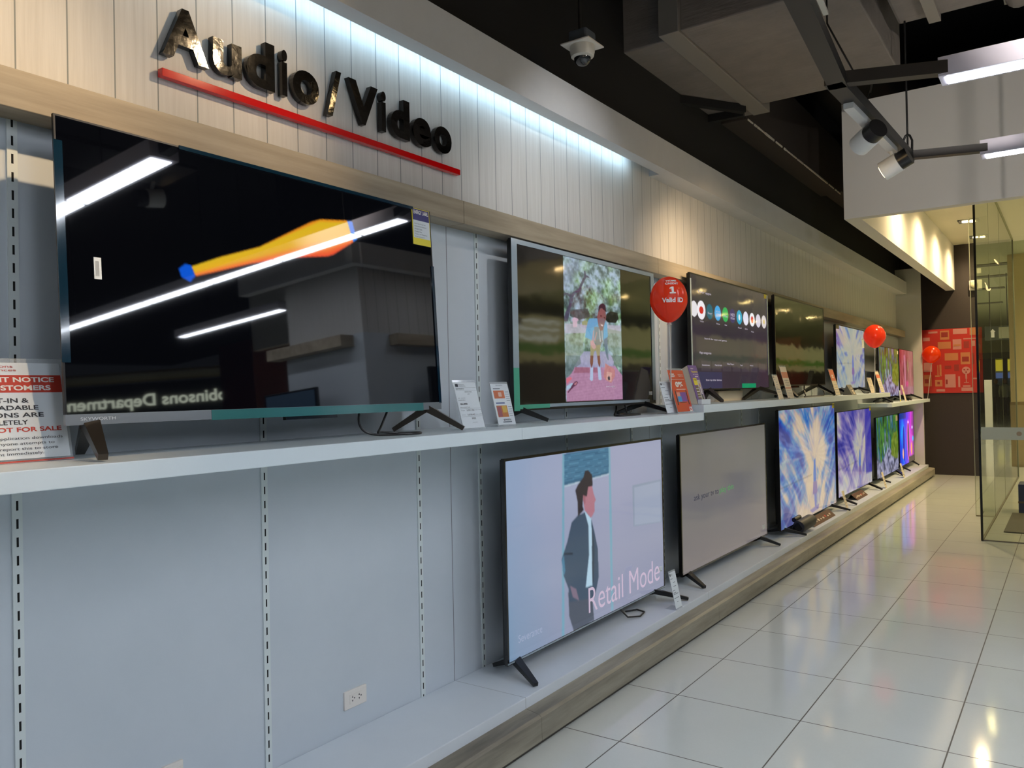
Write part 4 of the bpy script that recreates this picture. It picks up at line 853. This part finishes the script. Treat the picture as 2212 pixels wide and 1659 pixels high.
MB().prism([(-2.10, S2+.001), (-2.00, S2+.001), (-2.06, S2+.115)], 'y', 9.40, 9.62).build('folded_card', mat('tent_grey', (110, 108, 100), .4), tc)
mb = MB()
for i in range(4): mb.quad((-2.003-.0137*i-.002, 9.50, S2+.012+.025*i), (-2.003-.0137*i-.002, 9.58, S2+.012+.025*i), (-2.012-.0137*i-.002, 9.58, S2+.03+.025*i), (-2.012-.0137*i-.002, 9.50, S2+.03+.025*i))
mb.build('print_rows', M['warmcard'], tc)
price('plain cream price card right of the paler upper starburst television', 10.58, 10.84, -2.030, S2, .20, full=False, face='warmcard')
r, p, T, R, C3 = card('tall cream card with an orange band below the slanted red balloon', 11.20, 11.44, -2.030, S2, .290, .27, 'warmcard', 'notice card', name='notice_card')
R(.03, .97, .66, .82, M['orangecard'])
for i in range(6): R(.2, .8, .12+.075*i, .13+.075*i, GREY)
r, p, T, R, C3 = card('narrow cream card on the lowest far shelf between two televisions', 12.96, 13.10, -2.030, S3, .235, .22, 'warmcard', 'price card', holder=False); R(.1, .9, .6, .72, mat('band_tan', (206, 160, 130), .5))
r, p, T, R, C3 = card('small white and yellow label card standing behind the narrow cream card', 12.72, 12.80, -2.060, S3, .16, .05, 'paper', 'label card', name='label_card', holder=False); R(.0, 1, 0, .18, M['yellow'])
# cards on the low platform
price('white price card on the platform at the right corner of the suited-man television', 4.545, 4.640, -2.000, PF, .228, .20, full=False)
for y0, y1, lb in ((9.10, 9.19, 'narrow cream card on the platform between the two lower starburst televisions'), (11.26, 11.37, 'narrow cream card on the platform left of the cactus television'), (12.62, 12.74, 'narrow cream card on the platform left of the neon television')):
    r, p, T, R, C3 = card(lb, y0, y1, -2.02, PF, .20, .24, 'warmcard', 'price card', holder=False)
    for i in range(4): R(.2, .8, .2+.16*i, .23+.16*i, GREY)
# sloped brown specification boards
def spec(label, y0, y1, xf):
    r = thing('specification_board', (xf-.04, (y0+y1)/2, PF), label, 'specification board')
    A = [(xf, y0, PF+.001), (xf, y1, PF+.001), (xf-.075, y1, PF+.062), (xf-.075, y0, PF+.062)]
    n = Vector((.64, 0, .77))
    p = MB().hexa([Vector(q)-n*.003 for q in A], A).build('board', mat('spec_brown', (84, 62, 44), .3), r)
    MB().hexa([Vector(q) for q in ((xf-.075, y0, PF+.062), (xf-.075, y1, PF+.062), (xf-.112, y1, PF+.002), (xf-.112, y0, PF+.002))], [Vector(q)+Vector((-.003, 0, .0)) for q in ((xf-.075, y0, PF+.062), (xf-.075, y1, PF+.062), (xf-.112, y1, PF+.002), (xf-.112, y0, PF+.002))]).build('back_leg', M['black'], r)
    rr = Vector((0, 1, 0)); up = Vector((-.775, 0, .632)).normalized(); L_ = y1-y0
    for i in range(8):
        w_ = L_*.05; yy = y0+L_*(.10+.105*i); hh = .014+.006*(i % 3); o = Vector((xf, yy, PF+.001))+up*(.030+.004*(i % 2))+n*.0006
        mb = MB(); mb.quad(o, o+rr*w_, o+rr*w_+up*hh, o+up*hh)
        mb.build('spec_print', M['inkred'] if i in (5,) else M['warmcard'], p)
spec('brown sloped specification board right of the black speaker cylinder', 7.90, 8.72, -2.045)
spec('smaller brown sloped specification board below the violet starburst television', 9.96, 10.52, -2.085)

# black cylindrical speaker with its black base lying in front of the big starburst television
sp = thing('cylinder_speaker', (-2.09, 7.66, PF), 'dark grey cylindrical speaker lying on its side on the platform', 'speaker')
ax = Vector((.14, .98, .10)).normalized(); c0 = Vector((-2.085, 7.50, PF+.058))
MB().tube([c0, c0+ax*.02, c0+ax*.26, c0+ax*.30], [.054, .058, .058, .046], 28).build('body', mat('speaker_grey', (46, 46, 50), .5), sp)
MB().lathe([(.04, 0), (.036, -.004)], c0, 24, 'y').build('end_cone', M['black'], sp)
MB().tube([(-2.13, 7.52, PF+.115), (-2.12, 7.66, PF+.125)], .022, 14).build('control_knob', M['black'], sp)
MB().bar((-2.145, 7.48, PF+.03), (-2.145, 7.72, PF+.04), .03, .05).build('cradle', M['black'], sp)
# boxes under the app-menu television
for lb, a_ in (('grey flat box under the left half of the app-menu television', (-2.392, -2.285, 5.42, 6.02, S2+.001, S2+.075)), ('cream flat box under the right half of the app-menu television', (-2.392, -2.285, 6.10, 6.66, S2+.001, S2+.085))):
    o = B(*a_).build('flat_box', mat('box_card', (150, 146, 142) if 'grey' in lb else (222, 206, 176), .6), None, ((a_[0]+a_[1])/2, (a_[2]+a_[3])/2, a_[4]), bevel=.003); tag(o, lb, 'box')
# loose cables
def cable(pts, label, rad=.004):
    P3 = [Vector(p) for p in pts]; out = []
    for i in range(len(P3)-1):
        p0, p1, p2, p3 = P3[max(i-1, 0)], P3[i], P3[i+1], P3[min(i+2, len(P3)-1)]
        for k in range(6):
            t_ = k/6; out.append(.5*((2*p1)+(p2-p0)*t_+(2*p0-5*p1+4*p2-p3)*t_*t_+(3*p1-p0-3*p2+p3)*t_**3))
    out.append(P3[-1]); o = MB().tube(out, rad, 8).build('power_cable', M['black'], None, P3[0]); tag(o, label, 'cable', 'black power cables')
z1 = S1+.005
cable([(-2.21, 2.16, 1.50), (-2.21, 2.15, 1.44), (-2.20, 2.17, 1.402), (-2.17, 2.22, z1), (-2.12, 2.30, z1), (-2.10, 2.36, z1), (-2.13, 2.40, z1), (-2.19, 2.36, z1), (-2.22, 2.28, z1+.006), (-2.18, 2.22, z1+.008), (-2.21, 2.27, 1.42), (-2.22, 2.33, 1.50)], 'black power cable looped below the biggest television', .0045)
cable([(-2.31, 4.42, 1.47), (-2.30, 4.40, 1.42), (-2.26, 4.30, z1), (-2.20, 4.26, z1), (-2.18, 4.40, z1), (-2.22, 4.56, z1), (-2.27, 4.44, z1+.006), (-2.24, 4.32, z1+.008), (-2.28, 4.50, z1), (-2.31, 4.52, 1.47)], 'black power cable coiled below the outdoor-picture television', .005)
cable([(-2.23, 8.35, 1.56), (-2.22, 8.30, 1.50), (-2.18, 8.20, S2+.006), (-2.15, 8.05, S2+.006), (-2.2, 8.4, S2+.006), (-2.25, 9.2, S2+.006), (-2.3, 9.28, 1.52), (-2.38, 9.30, 1.60)], 'black power cable running from the switched-off television to the wall', .006)
cable([(-2.24, 10.9, 1.52), (-2.2, 11.0, S2+.006), (-2.16, 11.1, S2+.006), (-2.22, 11.25, S2+.03), (-2.34, 11.2, 1.56), (-2.38, 11.1, 1.66)], 'black power cable rising to the wall right of the paler upper starburst television', .006)
cable([(-2.2, 11.70, S3+.006), (-2.12, 11.75, S3+.02), (-2.05, 11.85, S3+.006), (-2.1, 12.0, S3+.03), (-2.05, 12.1, S3+.006), (-2.2, 12.2, S3+.006)], 'black power cable tangled at the start of the lowest far shelf', .006)

# ------------------------------------------------------------------ balloons on sticks
def balloon(c, rad, m, label, foot, kz=1.12):
    r = thing('balloon', foot, label, 'balloon'); c = Vector(c); prof = []
    for i in range(25):
        t_ = PI*i/24; zz = -math.cos(t_); rr = math.sin(t_)*(1+.0*zz)
        if zz < -.2: rr *= 1-.16*((-zz-.2)/.8)
        prof.append((max(rr*rad, .004), zz*rad*kz))
    bl = MB().lathe(prof, c, 40).build('balloon_skin', m, r)
    kn = c-Vector((0, 0, rad*kz)); MB().lathe([(.006, .004), (.012, -.006), (.016, -.012), (.004, -.013)], kn, 12).build('holder_cup', M['string'], r)
    MB().tube([kn-Vector((0, 0, .008)), Vector(foot)+Vector((0, 0, .002))], .0035, 8).build('stick', M['string'], r)
    return r, bl
def on_ball(r, bl, c, rad, kz, body, yc, zc, w, h, yaw, bold=.02):
    """lettering wrapped on the balloon; yaw turns the writing centre from +X toward -Y"""
    if body == '1': vs, fs = [(0, 0), (1, 0), (1, .2), (0, .2), (.34, .2), (.70, .2), (.70, 1), (.40, 1), (.34, .76), (.06, .84), (0, .66)], [(0, 1, 2, 3), (4, 5, 6, 7, 8), (7, 9, 10, 8)]
    else: vs, fs = text_mesh(body, bold)
    X = [v[0] for v in vs]; Y = [v[1] for v in vs]; x0, x1, y0, y1 = min(X), max(X), min(Y), max(Y)
    c = Vector(c); out = []
    for v in vs:
        a_ = ((v[0]-x0)/(x1-x0)-.5)*w+yc; b_ = (v[1]-y0)/(y1-y0)*h+zc
        el = math.asin(max(-.98, min(.98, b_/(rad*kz)))); az = -yaw + a_/(rad*max(.3, math.cos(el)))
        rr = rad*math.cos(el)+.0035
        out.append(tuple(c+Vector((rr*math.cos(az), rr*math.sin(az), b_))-Vector(r.location)))
    me = bpy.data.meshes.new('lettering'); me.from_pydata(out, [], fs); me.materials.append(M['inkwhite'])
    o = bpy.data.objects.new('lettering', me); COL.objects.link(o); o.parent = bl
c1, R1 = (-1.99, 4.515, 2.078), .112
foot1 = (-2.11, 4.80, S1+.001)
r, bl = balloon(c1, R1, M['balloon'], 'large red balloon with white writing between two upper televisions', foot1, 1.24)
for body, yc, zc, w_, h_ in (('HOME', 0, .098, .06, .011), ('CREDIT', 0, .080, .078, .012), ('1', .0, .024, .036, .042), ('Valid ID', .0, -.028, .128, .028)): on_ball(r, bl, c1, R1, 1.24, body, yc, zc, w_, h_, .93, .035)
c2, R2 = (-1.97, 10.53, 2.128), .125
r, bl = balloon(c2, R2, M['balloon'], 'red balloon above the far end of the middle shelf', (-2.00, 10.62, S2+.001), 1.14)
on_ball(r, bl, c2, R2, 1.14, '0%', .0, -.01, .10, .06, -.30, .04); on_ball(r, bl, c2, R2, 1.14, 'interest', .0, -.035, .10, .012, -.30)
c3, R3 = (-1.905, 14.77, 2.017), .139
r, bl = balloon(c3, R3, M['orangeballoon'], 'orange balloon in front of the dark far wall at the shelf end', (-2.0, 14.95, S3+.001), 1.02)

# ------------------------------------------------------------------ poster, emergency lamp and exit details on the far wall
po = thing('wall_poster', (-1.65, 15.25, 1.9), 'red poster with pale appliance drawings on the dark far wall', 'poster')
PX0, PX1, PZ0, PZ1 = -2.60+.35, -1.215, 1.375, 2.452
prf = MB().box(PX0, PX1, 15.236, 15.249, PZ0, PZ1).build('poster_sheet', mat('poster_red', (176, 36, 26), .5), po)
def zp(x, y): # position on the sheet from the drawing layout
    return -2.078+(x-285)/1020*.84, 2.455-(y-225+ (x-285)*-.0)/1180*1.06
pinkm, tanm, drkm = mat('poster_pink', (186, 124, 116), .5), mat('poster_tan', (180, 112, 70), .5), mat('poster_dark', (140, 40, 30), .5)
def pbox(x0, y0, x1, y1, m, d=.002):
    a_ = zp(x0, y1); b_ = zp(x1, y0); a2 = min(a_[1], b_[1]); MB().box(a_[0], min(b_[0], PX1-.002), 15.236-d, 15.2365-d*.0, max(a2, PZ0+.002), min(b_[1], PZ1-.002)).build('printed_appliance', m, prf)
for q in ((375, 265, 545, 300, pinkm), (590, 260, 755, 430, tanm), (825, 240, 1075, 335, pinkm), (1120, 230, 1290, 365, tanm), (275, 375, 400, 440, pinkm), (545, 470, 780, 600, tanm), (815, 430, 970, 620, pinkm), (1150, 470, 1210, 570, pinkm), (1245, 535, 1300, 605, pinkm), (665, 685, 905, 820, tanm), (950, 680, 1115, 900, tanm), (275, 850, 430, 1025, pinkm), (660, 1080, 850, 1325, pinkm), (895, 1120, 930, 1320, pinkm), (480, 1180, 610, 1300, tanm), (275, 1080, 415, 1295, tanm), (950, 1330, 1150, 1395, pinkm), (500, 1355, 655, 1398, pinkm), (980, 1290, 1110, 1318, pinkm), (525, 900, 545, 1090, tanm), (565, 895, 600, 1110, tanm), (480, 1092, 575, 1120, tanm), (1005, 420, 1255, 440, pinkm), (1145, 1155, 1230, 1180, pinkm)): pbox(*q)
for q in ((1010, 475, 1105, 600, drkm), (660, 915, 780, 975, drkm), (830, 900, 915, 1020, drkm), (1160, 700, 1190, 900, drkm)): pbox(*q)
for q in ((612, 290, 732, 380, drkm), (975, 760, 1095, 850, drkm), (672, 1175, 708, 1260, drkm), (520, 1215, 565, 1260, drkm), (290, 1160, 360, 1240, drkm), (830, 525, 955, 560, tanm)): pbox(*q, .004)
fx, fz = zp(1040, 1015)
MB().lathe([(.062, 0), (.060, -.004)], (fx, 15.235, fz), 28, 'y').box(fx-.012, fx+.012, 15.232, 15.236, fz-.14, fz-.05).box(fx-.006, fx+.006, 15.232, 15.236, fz-.20, fz-.13).box(fx-.035, fx+.035, 15.232, 15.236, fz-.205, fz-.195).build('printed_fan', pinkm, prf)
mb = MB()
for k_ in range(3):
    a_ = 2*PI*k_/3+.5; p_ = Vector((fx, 15.2295, fz)); d_ = Vector((math.cos(a_), 0, math.sin(a_))); e_ = Vector((-math.sin(a_), 0, math.cos(a_)))
    mb.quad(p_+d_*.008, p_+d_*.03+e_*.016, p_+d_*.045, p_+d_*.03-e_*.012)
mb.build('printed_fan_blades', drkm, prf)
em = thing('emergency_lamp', (-1.33, 15.2, 3.1), 'cream emergency lamp high on the dark far wall', 'emergency lamp')
B(-1.375, -1.19, 15.17, 15.248, 3.06, 3.225).build('housing', M['outlet'], em, bevel=.01)
MB().lathe([(.06, 0), (.058, -.02), (.04, -.04), (.01, -.05)], (-1.305, 15.17, 3.142), 24, 'y').build('lamp_head', mat('lamp_glass', (190, 184, 160), .1, spec=.9), em)
tag(B(-1.262, -1.205, 15.235, 15.249, 3.34, 3.42).build('wall_switch', M['outlet'], None, (-1.23, 15.25, 3.34)), 'small cream switch plate above the emergency lamp', 'switch')

# ------------------------------------------------------------------ recessed downlights in the entrance ceiling
WARM = (1.0, .76, .42)
def downlight(x, y, z, label, e=55, size=.09):
    r = thing('downlight', (x, y, z), label, 'downlight', 'recessed ceiling downlights')
    MB().box(x-.13, x-.105, y-.13, y+.13, z-.012, z+.001).box(x+.105, x+.13, y-.13, y+.13, z-.012, z+.001).box(x-.13, x+.13, y-.13, y-.105, z-.012, z+.001).box(x-.13, x+.13, y+.105, y+.13, z-.012, z+.001).build('frame', M['silver'], r)
    B(x-.105, x+.105, y-.105, y+.105, z-.004, z+.0).build('back_plate', M['black'], r)
    for s_ in (-1, 1):
        MB().tube([(x+s_*.045, y+s_*.02, z-.02), (x+s_*.045, y+s_*.02, z-.008)], .038, 18).build('bulb', M['bulb'], r)
    ld = bpy.data.lights.new('downlight_beam', 'SPOT'); ld.energy = e; ld.color = WARM; ld.spot_size = math.radians(160); ld.spot_blend = 1.0; ld.shadow_soft_size = .05
    lo = bpy.data.objects.new('beam', ld); COL.objects.link(lo); lo.location = (0, 0, -.05); lo.parent = r
downlight(-1.17, 13.09, 3.845, 'recessed downlight in the cream ceiling, nearer one above the dark wall', 150)
downlight(-1.17, 14.60, 3.845, 'recessed downlight in the cream ceiling, farther one cut by the glass edge', 130)
downlight(-1.17, 11.50, 3.845, 'recessed downlight hidden above the bulkhead edge', 155)
downlight(-1.17, 9.90, 3.845, 'recessed downlight hidden nearest the bulkhead', 160)
for k_, (xx, yy) in enumerate(((1.25, 11.2), (1.2, 14.8), (.8, 17.7), (3.4, 13.0))):
    downlight(xx, yy, 3.845 if yy < 15.5 else 3.86, ['recessed downlight in the entrance ceiling right of the glass, nearest', 'recessed downlight in the entrance ceiling right of the glass, second', 'recessed downlight in the walkway ceiling beyond the glass', 'recessed downlight in the entrance ceiling farthest right'][k_], 150)

# ------------------------------------------------------------------ glass shopfront
def pane(label, mbx, m=None):
    o = mbx.build('glass_pane', M['glass'], None, Vector(mbx.v[0])); tag(o, label, 'glass pane'); return o
GY = 9.03
o = pane('long glass pane running away from the black-edged corner toward the walkway', MB().quad((-.762, GY+.02, .012), (-.762, 15.30, .012), (-.762, 15.30, 3.84), (-.762, GY+.02, 3.84)))
MB().box(-.772, -.752, GY+.02, 15.30, .0, .012).build('floor_channel', mat('floor_channel', (96, 88, 66), .5), o)
MB().box(-.775, -.75, GY+.02, 15.30, 3.832, 3.846).build('ceiling_channel', mat('ceiling_channel', (150, 146, 108), .5), o)
B(-.775, -.752, 15.28, 15.31, 0, 3.84).build('end_post', mat('end_post', (120, 122, 104), .4), o)
mb = MB()
for yy in (10.65, 12.3): mb.box(-.7635, -.7605, yy-.003, yy+.003, .01, 3.83)
mb.build('pane_joint', mat('pane_joint', (110, 112, 84), .3), o)
o2 = pane('front glass pane with a frosted band, meeting the corner at its black left edge', MB().quad((-.765, GY, .01), (.95, GY, .01), (.95, GY, 3.84), (-.765, GY, 3.84)))
B(-.772, -.752, GY-.008, GY+.012, .0, 3.84).build('black_edge', M['glassedge'], o2)
B(-.752, .95, GY-.004, GY+.006, .0, .012).build('floor_channel', mat('floor_channel_front', (120, 112, 94), .5), o2)
MB().quad((-.748, GY-.003, .985), (.95, GY-.003, .985), (.95, GY-.003, 1.105), (-.748, GY-.003, 1.105)).build('frosted_band', M['frost'], o2)
MB().lathe([(.022, 0), (.020, -.003)], (-.435, GY-.004, 1.045), 20, 'y').build('round_emblem', mat('emblem', (170, 150, 124), .5), o2)
o3 = pane('glass door leaf standing open behind the corner, left of the black edge', MB().quad((-.955, 10.66, .01), (-.775, 10.66, .01), (-.775, 10.66, 3.45), (-.955, 10.66, 3.45)))
MB().box(-.958, -.952, 10.655, 10.665, .005, 3.45).build('glass_edge', mat('pale_edge', (170, 172, 150), .2), o3)
B(-.955, -.775, 10.655, 10.665, .0, .012).build('bottom_rail', mat('door_rail', (130, 118, 90), .4), o3)

# ------------------------------------------------------------------ beyond the glass: bin, mat, column, walkway
bn = thing('blue_bin', (-.43, 11.3, 0), 'dark blue bin with a tan band behind the glass at the right edge', 'bin')
B(-.56, -.30, 11.10, 11.45, .0, .34).build('body', mat('bin_navy', (30, 40, 84), .5), bn, bevel=.01)
B(-.563, -.297, 11.097, 11.453, .12, .14).build('band', mat('bin_tan', (92, 74, 62), .5), bn)
B(-.50, -.47, 11.095, 11.10, .27, .295).build('label_spot', M['yellow'], bn)
tag(B(-.62, .6, 9.62, 11.05, .0, .012).build('floor_mat', mat('grey_mat', (84, 80, 70), .8), None, (0, 10.3, 0)), 'grey floor mat behind the glass in front of the blue bin', 'mat')
cl = thing('column', (-.5, 17.2, 0), 'beige column beyond the end of the long glass pane', 'column')
B(-.915, -.58, 17.2, 17.9, .0, 3.86).build('shaft', mat('column_beige', (226, 208, 160), .6), cl)
B(-.93, -.565, 17.185, 17.915, 1.12, 1.17).build('rail_band', mat('column_band', (150, 130, 90), .5), cl)
B(-.925, -.57, 17.19, 17.91, .0, 1.12).build('dado', mat('column_dado', (176, 158, 120), .6), cl)
ex = thing('hanging_sign', (-.2, 20, 2.6), 'dark green hanging direction sign seen in the glass', 'sign')
B(-.52, .02, 20, 20.06, 2.44, 2.74).build('sign_box', mat('sign_box', (52, 62, 52), .5), ex, bevel=.004)
B(-.50, -.24, 19.99, 20.0, 2.47, 2.71).build('sign_face', mat('sign_face_grey', (150, 152, 128), .5), ex)
MB().box(-.16, -.10, 19.985, 20.0, 2.50, 2.62).prism([(-.18, 2.62), (-.08, 2.62), (-.13, 2.68)], 'y', 19.985, 20.0).build('arrow', M['inkwhite'], ex)
MB().tube([(-.4, 20.03, 2.73), (-.4, 20.03, 3.87)], .008).tube([(-.08, 20.03, 2.73), (-.08, 20.03, 3.87)], .008).build('suspension_rod', M['rail'], ex)
# facing shop across the walkway
fs_ = thing('shop_facade', (0, 48, 0), 'brightly lit shop facade at the end of the walkway seen reflected in the glass', 'shop front')
B(-5, 5.9, 48, 48.4, 3.05, 3.85).build('fascia', mat('facade_cream', (206, 202, 160), .6), fs_)
B(-5, 5.9, 47.9, 48.3, 2.75, 3.06).build('lintel', mat('facade_grey', (120, 122, 104), .6), fs_)
for a_, b_ in ((1.75, 2.45), (1.22, 1.42), (.52, .68), (-5, -1.4), (3.6, 5.9)): B(a_, b_, 48, 48.3, 0, 2.76).build('dark_panel', mat('facade_black', (34, 38, 34), .3), fs_)
B(-5, 5.9, 51, 51.2, 0, 3.85).build('shop_back_wall', mat('shop_back', (150, 160, 140), .6), fs_)
B(-5, 5.9, 50.8, 51, 2.15, 2.75).build('yellow_lightbox', emis('lightbox_yellow', (226, 204, 60), .9), fs_)
B(-5, 5.9, 50.8, 51, 1.75, 2.05).build('blue_lightbox', emis('lightbox_blue', (96, 120, 176), .8), fs_)
B(-5, 5.9, 50.6, 51, .65, 1.2).build('counter', mat('shop_counter', (150, 170, 150), .4), fs_)
for k_, (xx, yy) in enumerate(((1.05, 43.0), (1.45, 43.8))):
    pr = thing('person', (xx, yy, 0), ['distant person in a light top standing in the walkway', 'distant person in a dark top standing in the walkway'][k_], 'person')
    mb = MB()
    mb.tube([(xx-.09, yy, .02), (xx-.08, yy, .45), (xx-.07, yy, .86)], [.05, .06, .09], 10).tube([(xx+.09, yy+.1, .02), (xx+.08, yy+.05, .45), (xx+.06, yy, .86)], [.05, .06, .09], 10)
    mb.build('trousers', mat('trousers_dark', (50, 54, 60), .7), pr)
    MB().tube([(xx, yy, .84), (xx, yy, 1.1), (xx, yy, 1.35), (xx, yy, 1.44)], [.14, .15, .17, .07], 14).tube([(xx-.18, yy, 1.36), (xx-.22, yy-.02, 1.1), (xx-.20, yy-.10, .86)], [.05, .045, .035], 8).tube([(xx+.18, yy, 1.36), (xx+.22, yy-.02, 1.1), (xx+.20, yy-.10, .86)], [.05, .045, .035], 8).build('shirt', mat('shirt_person', [(190, 190, 180), (80, 84, 90)][k_], .7), pr)
    MB().lathe([(.01, -.12), (.06, -.09), (.078, -.02), (.08, .04), (.06, .10), (.01, .125)], (xx, yy, 1.57), 16).build('head', mat('skin_person', (150, 110, 86), .6), pr)
    MB().lathe([(.083, .02), (.084, .05), (.064, .11), (.01, .135)], (xx, yy+.01, 1.57), 16).build('hair', M['black'], pr)
pn = thing('standee', (.73, 30.0, 0), 'tall white standee beside the walkway seen reflected in the glass', 'standee')
B(.62, .84, 30.0, 30.03, .05, 1.62).build('board', M['outlet'], pn); B(.52, 1.0, 29.9, 30.2, .0, .05).build('base', mat('standee_blue', (90, 150, 170), .5), pn)
# ceiling grilles over the walkway
for k_, (yy, x0_, x1_) in enumerate(((18.2, -.9, .2), (20.2, -.5, .3), (22.8, -.2, .9), (27, .1, 1.0))):
    g_ = B(x0_, x1_, yy, yy+.35, 3.845, 3.861).build('air_grille', mat('grille_dark', (92, 92, 70), .6), None, (x0_, yy, 3.85)); tag(g_, 'dark air grille in the walkway ceiling, %s from the shop' % ['first', 'second', 'third', 'fourth'][k_], 'air grille', 'walkway ceiling grilles')
# lights of the walkway
k_ = 0
for yy in (18.2, 21.5, 24.8, 28.0):
    for xx in (.9, 2.8, 4.7):
        r_ = thing('downlight', (xx, yy, 3.86), 'small warm round downlight in the walkway ceiling, row %s, %s' % (['nearest the shop', 'second from the shop', 'third from the shop', 'farthest from the shop'][int((yy-18)/3.2)], {.9: 'left', 2.8: 'middle', 4.7: 'right'}[xx]), 'downlight', 'walkway downlights')
        MB().tube([(xx, yy, 3.835), (xx, yy, 3.858)], .075, 16).build('bulb', M['bulb'], r_)
        ld = bpy.data.lights.new('downlight_beam', 'SPOT'); ld.energy = 260; ld.color = (1.0, .88, .62); ld.spot_size = math.radians(165); ld.spot_blend = .6; ld.shadow_soft_size = .06
        lo = bpy.data.objects.new('beam', ld); COL.objects.link(lo); lo.location = (0, 0, -.04); lo.parent = r_

# ------------------------------------------------------------------ the rest of the shop (right of the frame, seen in the black screens)
ub = thing('display_bay', (1.5, 5.4, 0), 'pale plank-clad display bay across the aisle, mirrored in the biggest television', 'display bay')
plk = M['plank'].copy(); plk.name = 'pale_planks_across'
B(.95, 1.98, 5.30, 7.9, 2.44, 3.30).build('plank_box', plk, ub)
B(.93, 2.02, 5.28, 7.9, 0, 2.44).build('panel_box', M['panel'], ub)
MB().box(1.06, 2.12, 5.12, 5.28, 2.325, 2.43).box(.82, .93, 5.62, 7.9, 2.325, 2.43).build('ledge', M['trimwood'], ub)
MB().box(.80, 2.45, 5.10, 5.2, 3.04, 3.24).box(.78, .88, 5.2, 7.9, 3.04, 3.24).build('cornice', M['cornice'], ub)
MB().box(.95, 1.98, 5.30, 7.9, 3.30, 4.9).build('black_upper', M['blackpaint'], ub)
B(.55, .93, 5.5, 7.9, 1.33, 1.38).build('side_shelf', M['white'], ub); B(1.0, 2.1, 4.90, 5.28, 1.33, 1.38).build('front_shelf', M['white'], ub)
def dark_tv(x0, x1, y0, y1, z0, z1, label, emc=None, axis='y'):
    r_ = thing('television', ((x0+x1)/2, (y0+y1)/2, z0), label, 'television', 'televisions across the aisle')
    B(x0, x1, y0, y1, z0, z1).build('casing', M['blackgloss'], r_, bevel=.004)
    if axis == 'y': q_ = B(x0+.02, x1-.02, y0-.002, y0, z0+.02, z1-.02)
    else: q_ = B(x0-.002, x0, y0+.02, y1-.02, z0+.02, z1-.02)
    q_.build('screen', emis('screen_blue', emc, .6) if emc else M['blackgloss'], r_)
    B((x0+x1)/2-.1 if axis == 'y' else x0, (x0+x1)/2+.1 if axis == 'y' else x1, y0 if axis == 'y' else (y0+y1)/2-.15, y1 if axis == 'y' else (y0+y1)/2+.15, 1.381, z0).build('stand', M['black'], r_)
dark_tv(1.32, 2.05, 5.0, 5.04, 1.44, 1.98, 'small television with a blue picture on the bay across the aisle', (60, 96, 130))
dark_tv(.70, .74, 5.9, 7.1, 1.45, 2.10, 'black television on the side of the bay across the aisle', None, 'x')
rc = B(6.1, 6.95, 8.0, 8.8, 0, 3.3).build('column', mat('dark_red_column', (78, 10, 18), .5), None, (6.5, 8.4, 0)); tag(rc, 'dark red column across the shop, mirrored in the biggest television', 'column')
fa = thing('store_entrance_sign', (13, 10, 2.9), 'glowing department store lettering on a black fascia across the shop', 'sign')
MB().bar((8.65, 13.45, 1.7), (15.5, 5.0, 1.7), .2, 3.2).build('fascia', mat('fascia_black', (12, 12, 13), .5), fa)
text_fit('lettering', 'Robinsons Department', (10.42, 10.85, 2.72), (.63, -.777, 0), (0, 0, 1), 3.45, .33, emis('sign_glow', (226, 236, 214), 3.0), fa, .02, .03, (-.777, -.63, 0))
MB().bar((8.3, 12.6, 3.36), (15.0, 4.4, 3.36), 1.6, .05).build('soffit', mat('soffit_tan', (150, 136, 100), .6), fa)
# hall balcony bands, lit brightness put in as emission, rippled in the glossy screens
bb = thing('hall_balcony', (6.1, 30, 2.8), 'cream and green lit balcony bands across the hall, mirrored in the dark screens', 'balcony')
for nm, z0, z1_, c_, s_ in (('cream_glow_band', 2.72, 3.36, (206, 196, 130), .95), ('green_glow_band', 2.50, 2.72, (86, 140, 36), .95), ('cream_glow_band', 2.26, 2.50, (196, 186, 124), .9)):
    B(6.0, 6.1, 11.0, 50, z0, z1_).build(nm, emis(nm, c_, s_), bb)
B(6.02, 6.12, 11.0, 50, 0, 2.26).build('lower_wall', mat('hall_wall_dark', (50, 46, 38), .6), bb)
for z_ in (3.18, 3.0, 2.82): B(5.95, 5.99, 11.5, 17.0, z_, z_+.025).build('tube_lamp', emis('tube_white', (235, 245, 240), 3.0), bb)

# fill comes from the linear lamps and added unseen spotlights; loop builds nothing
for k_, (x_, y_) in enumerate(((4.2, -2.5), (4.2, 1.5))):
    pass
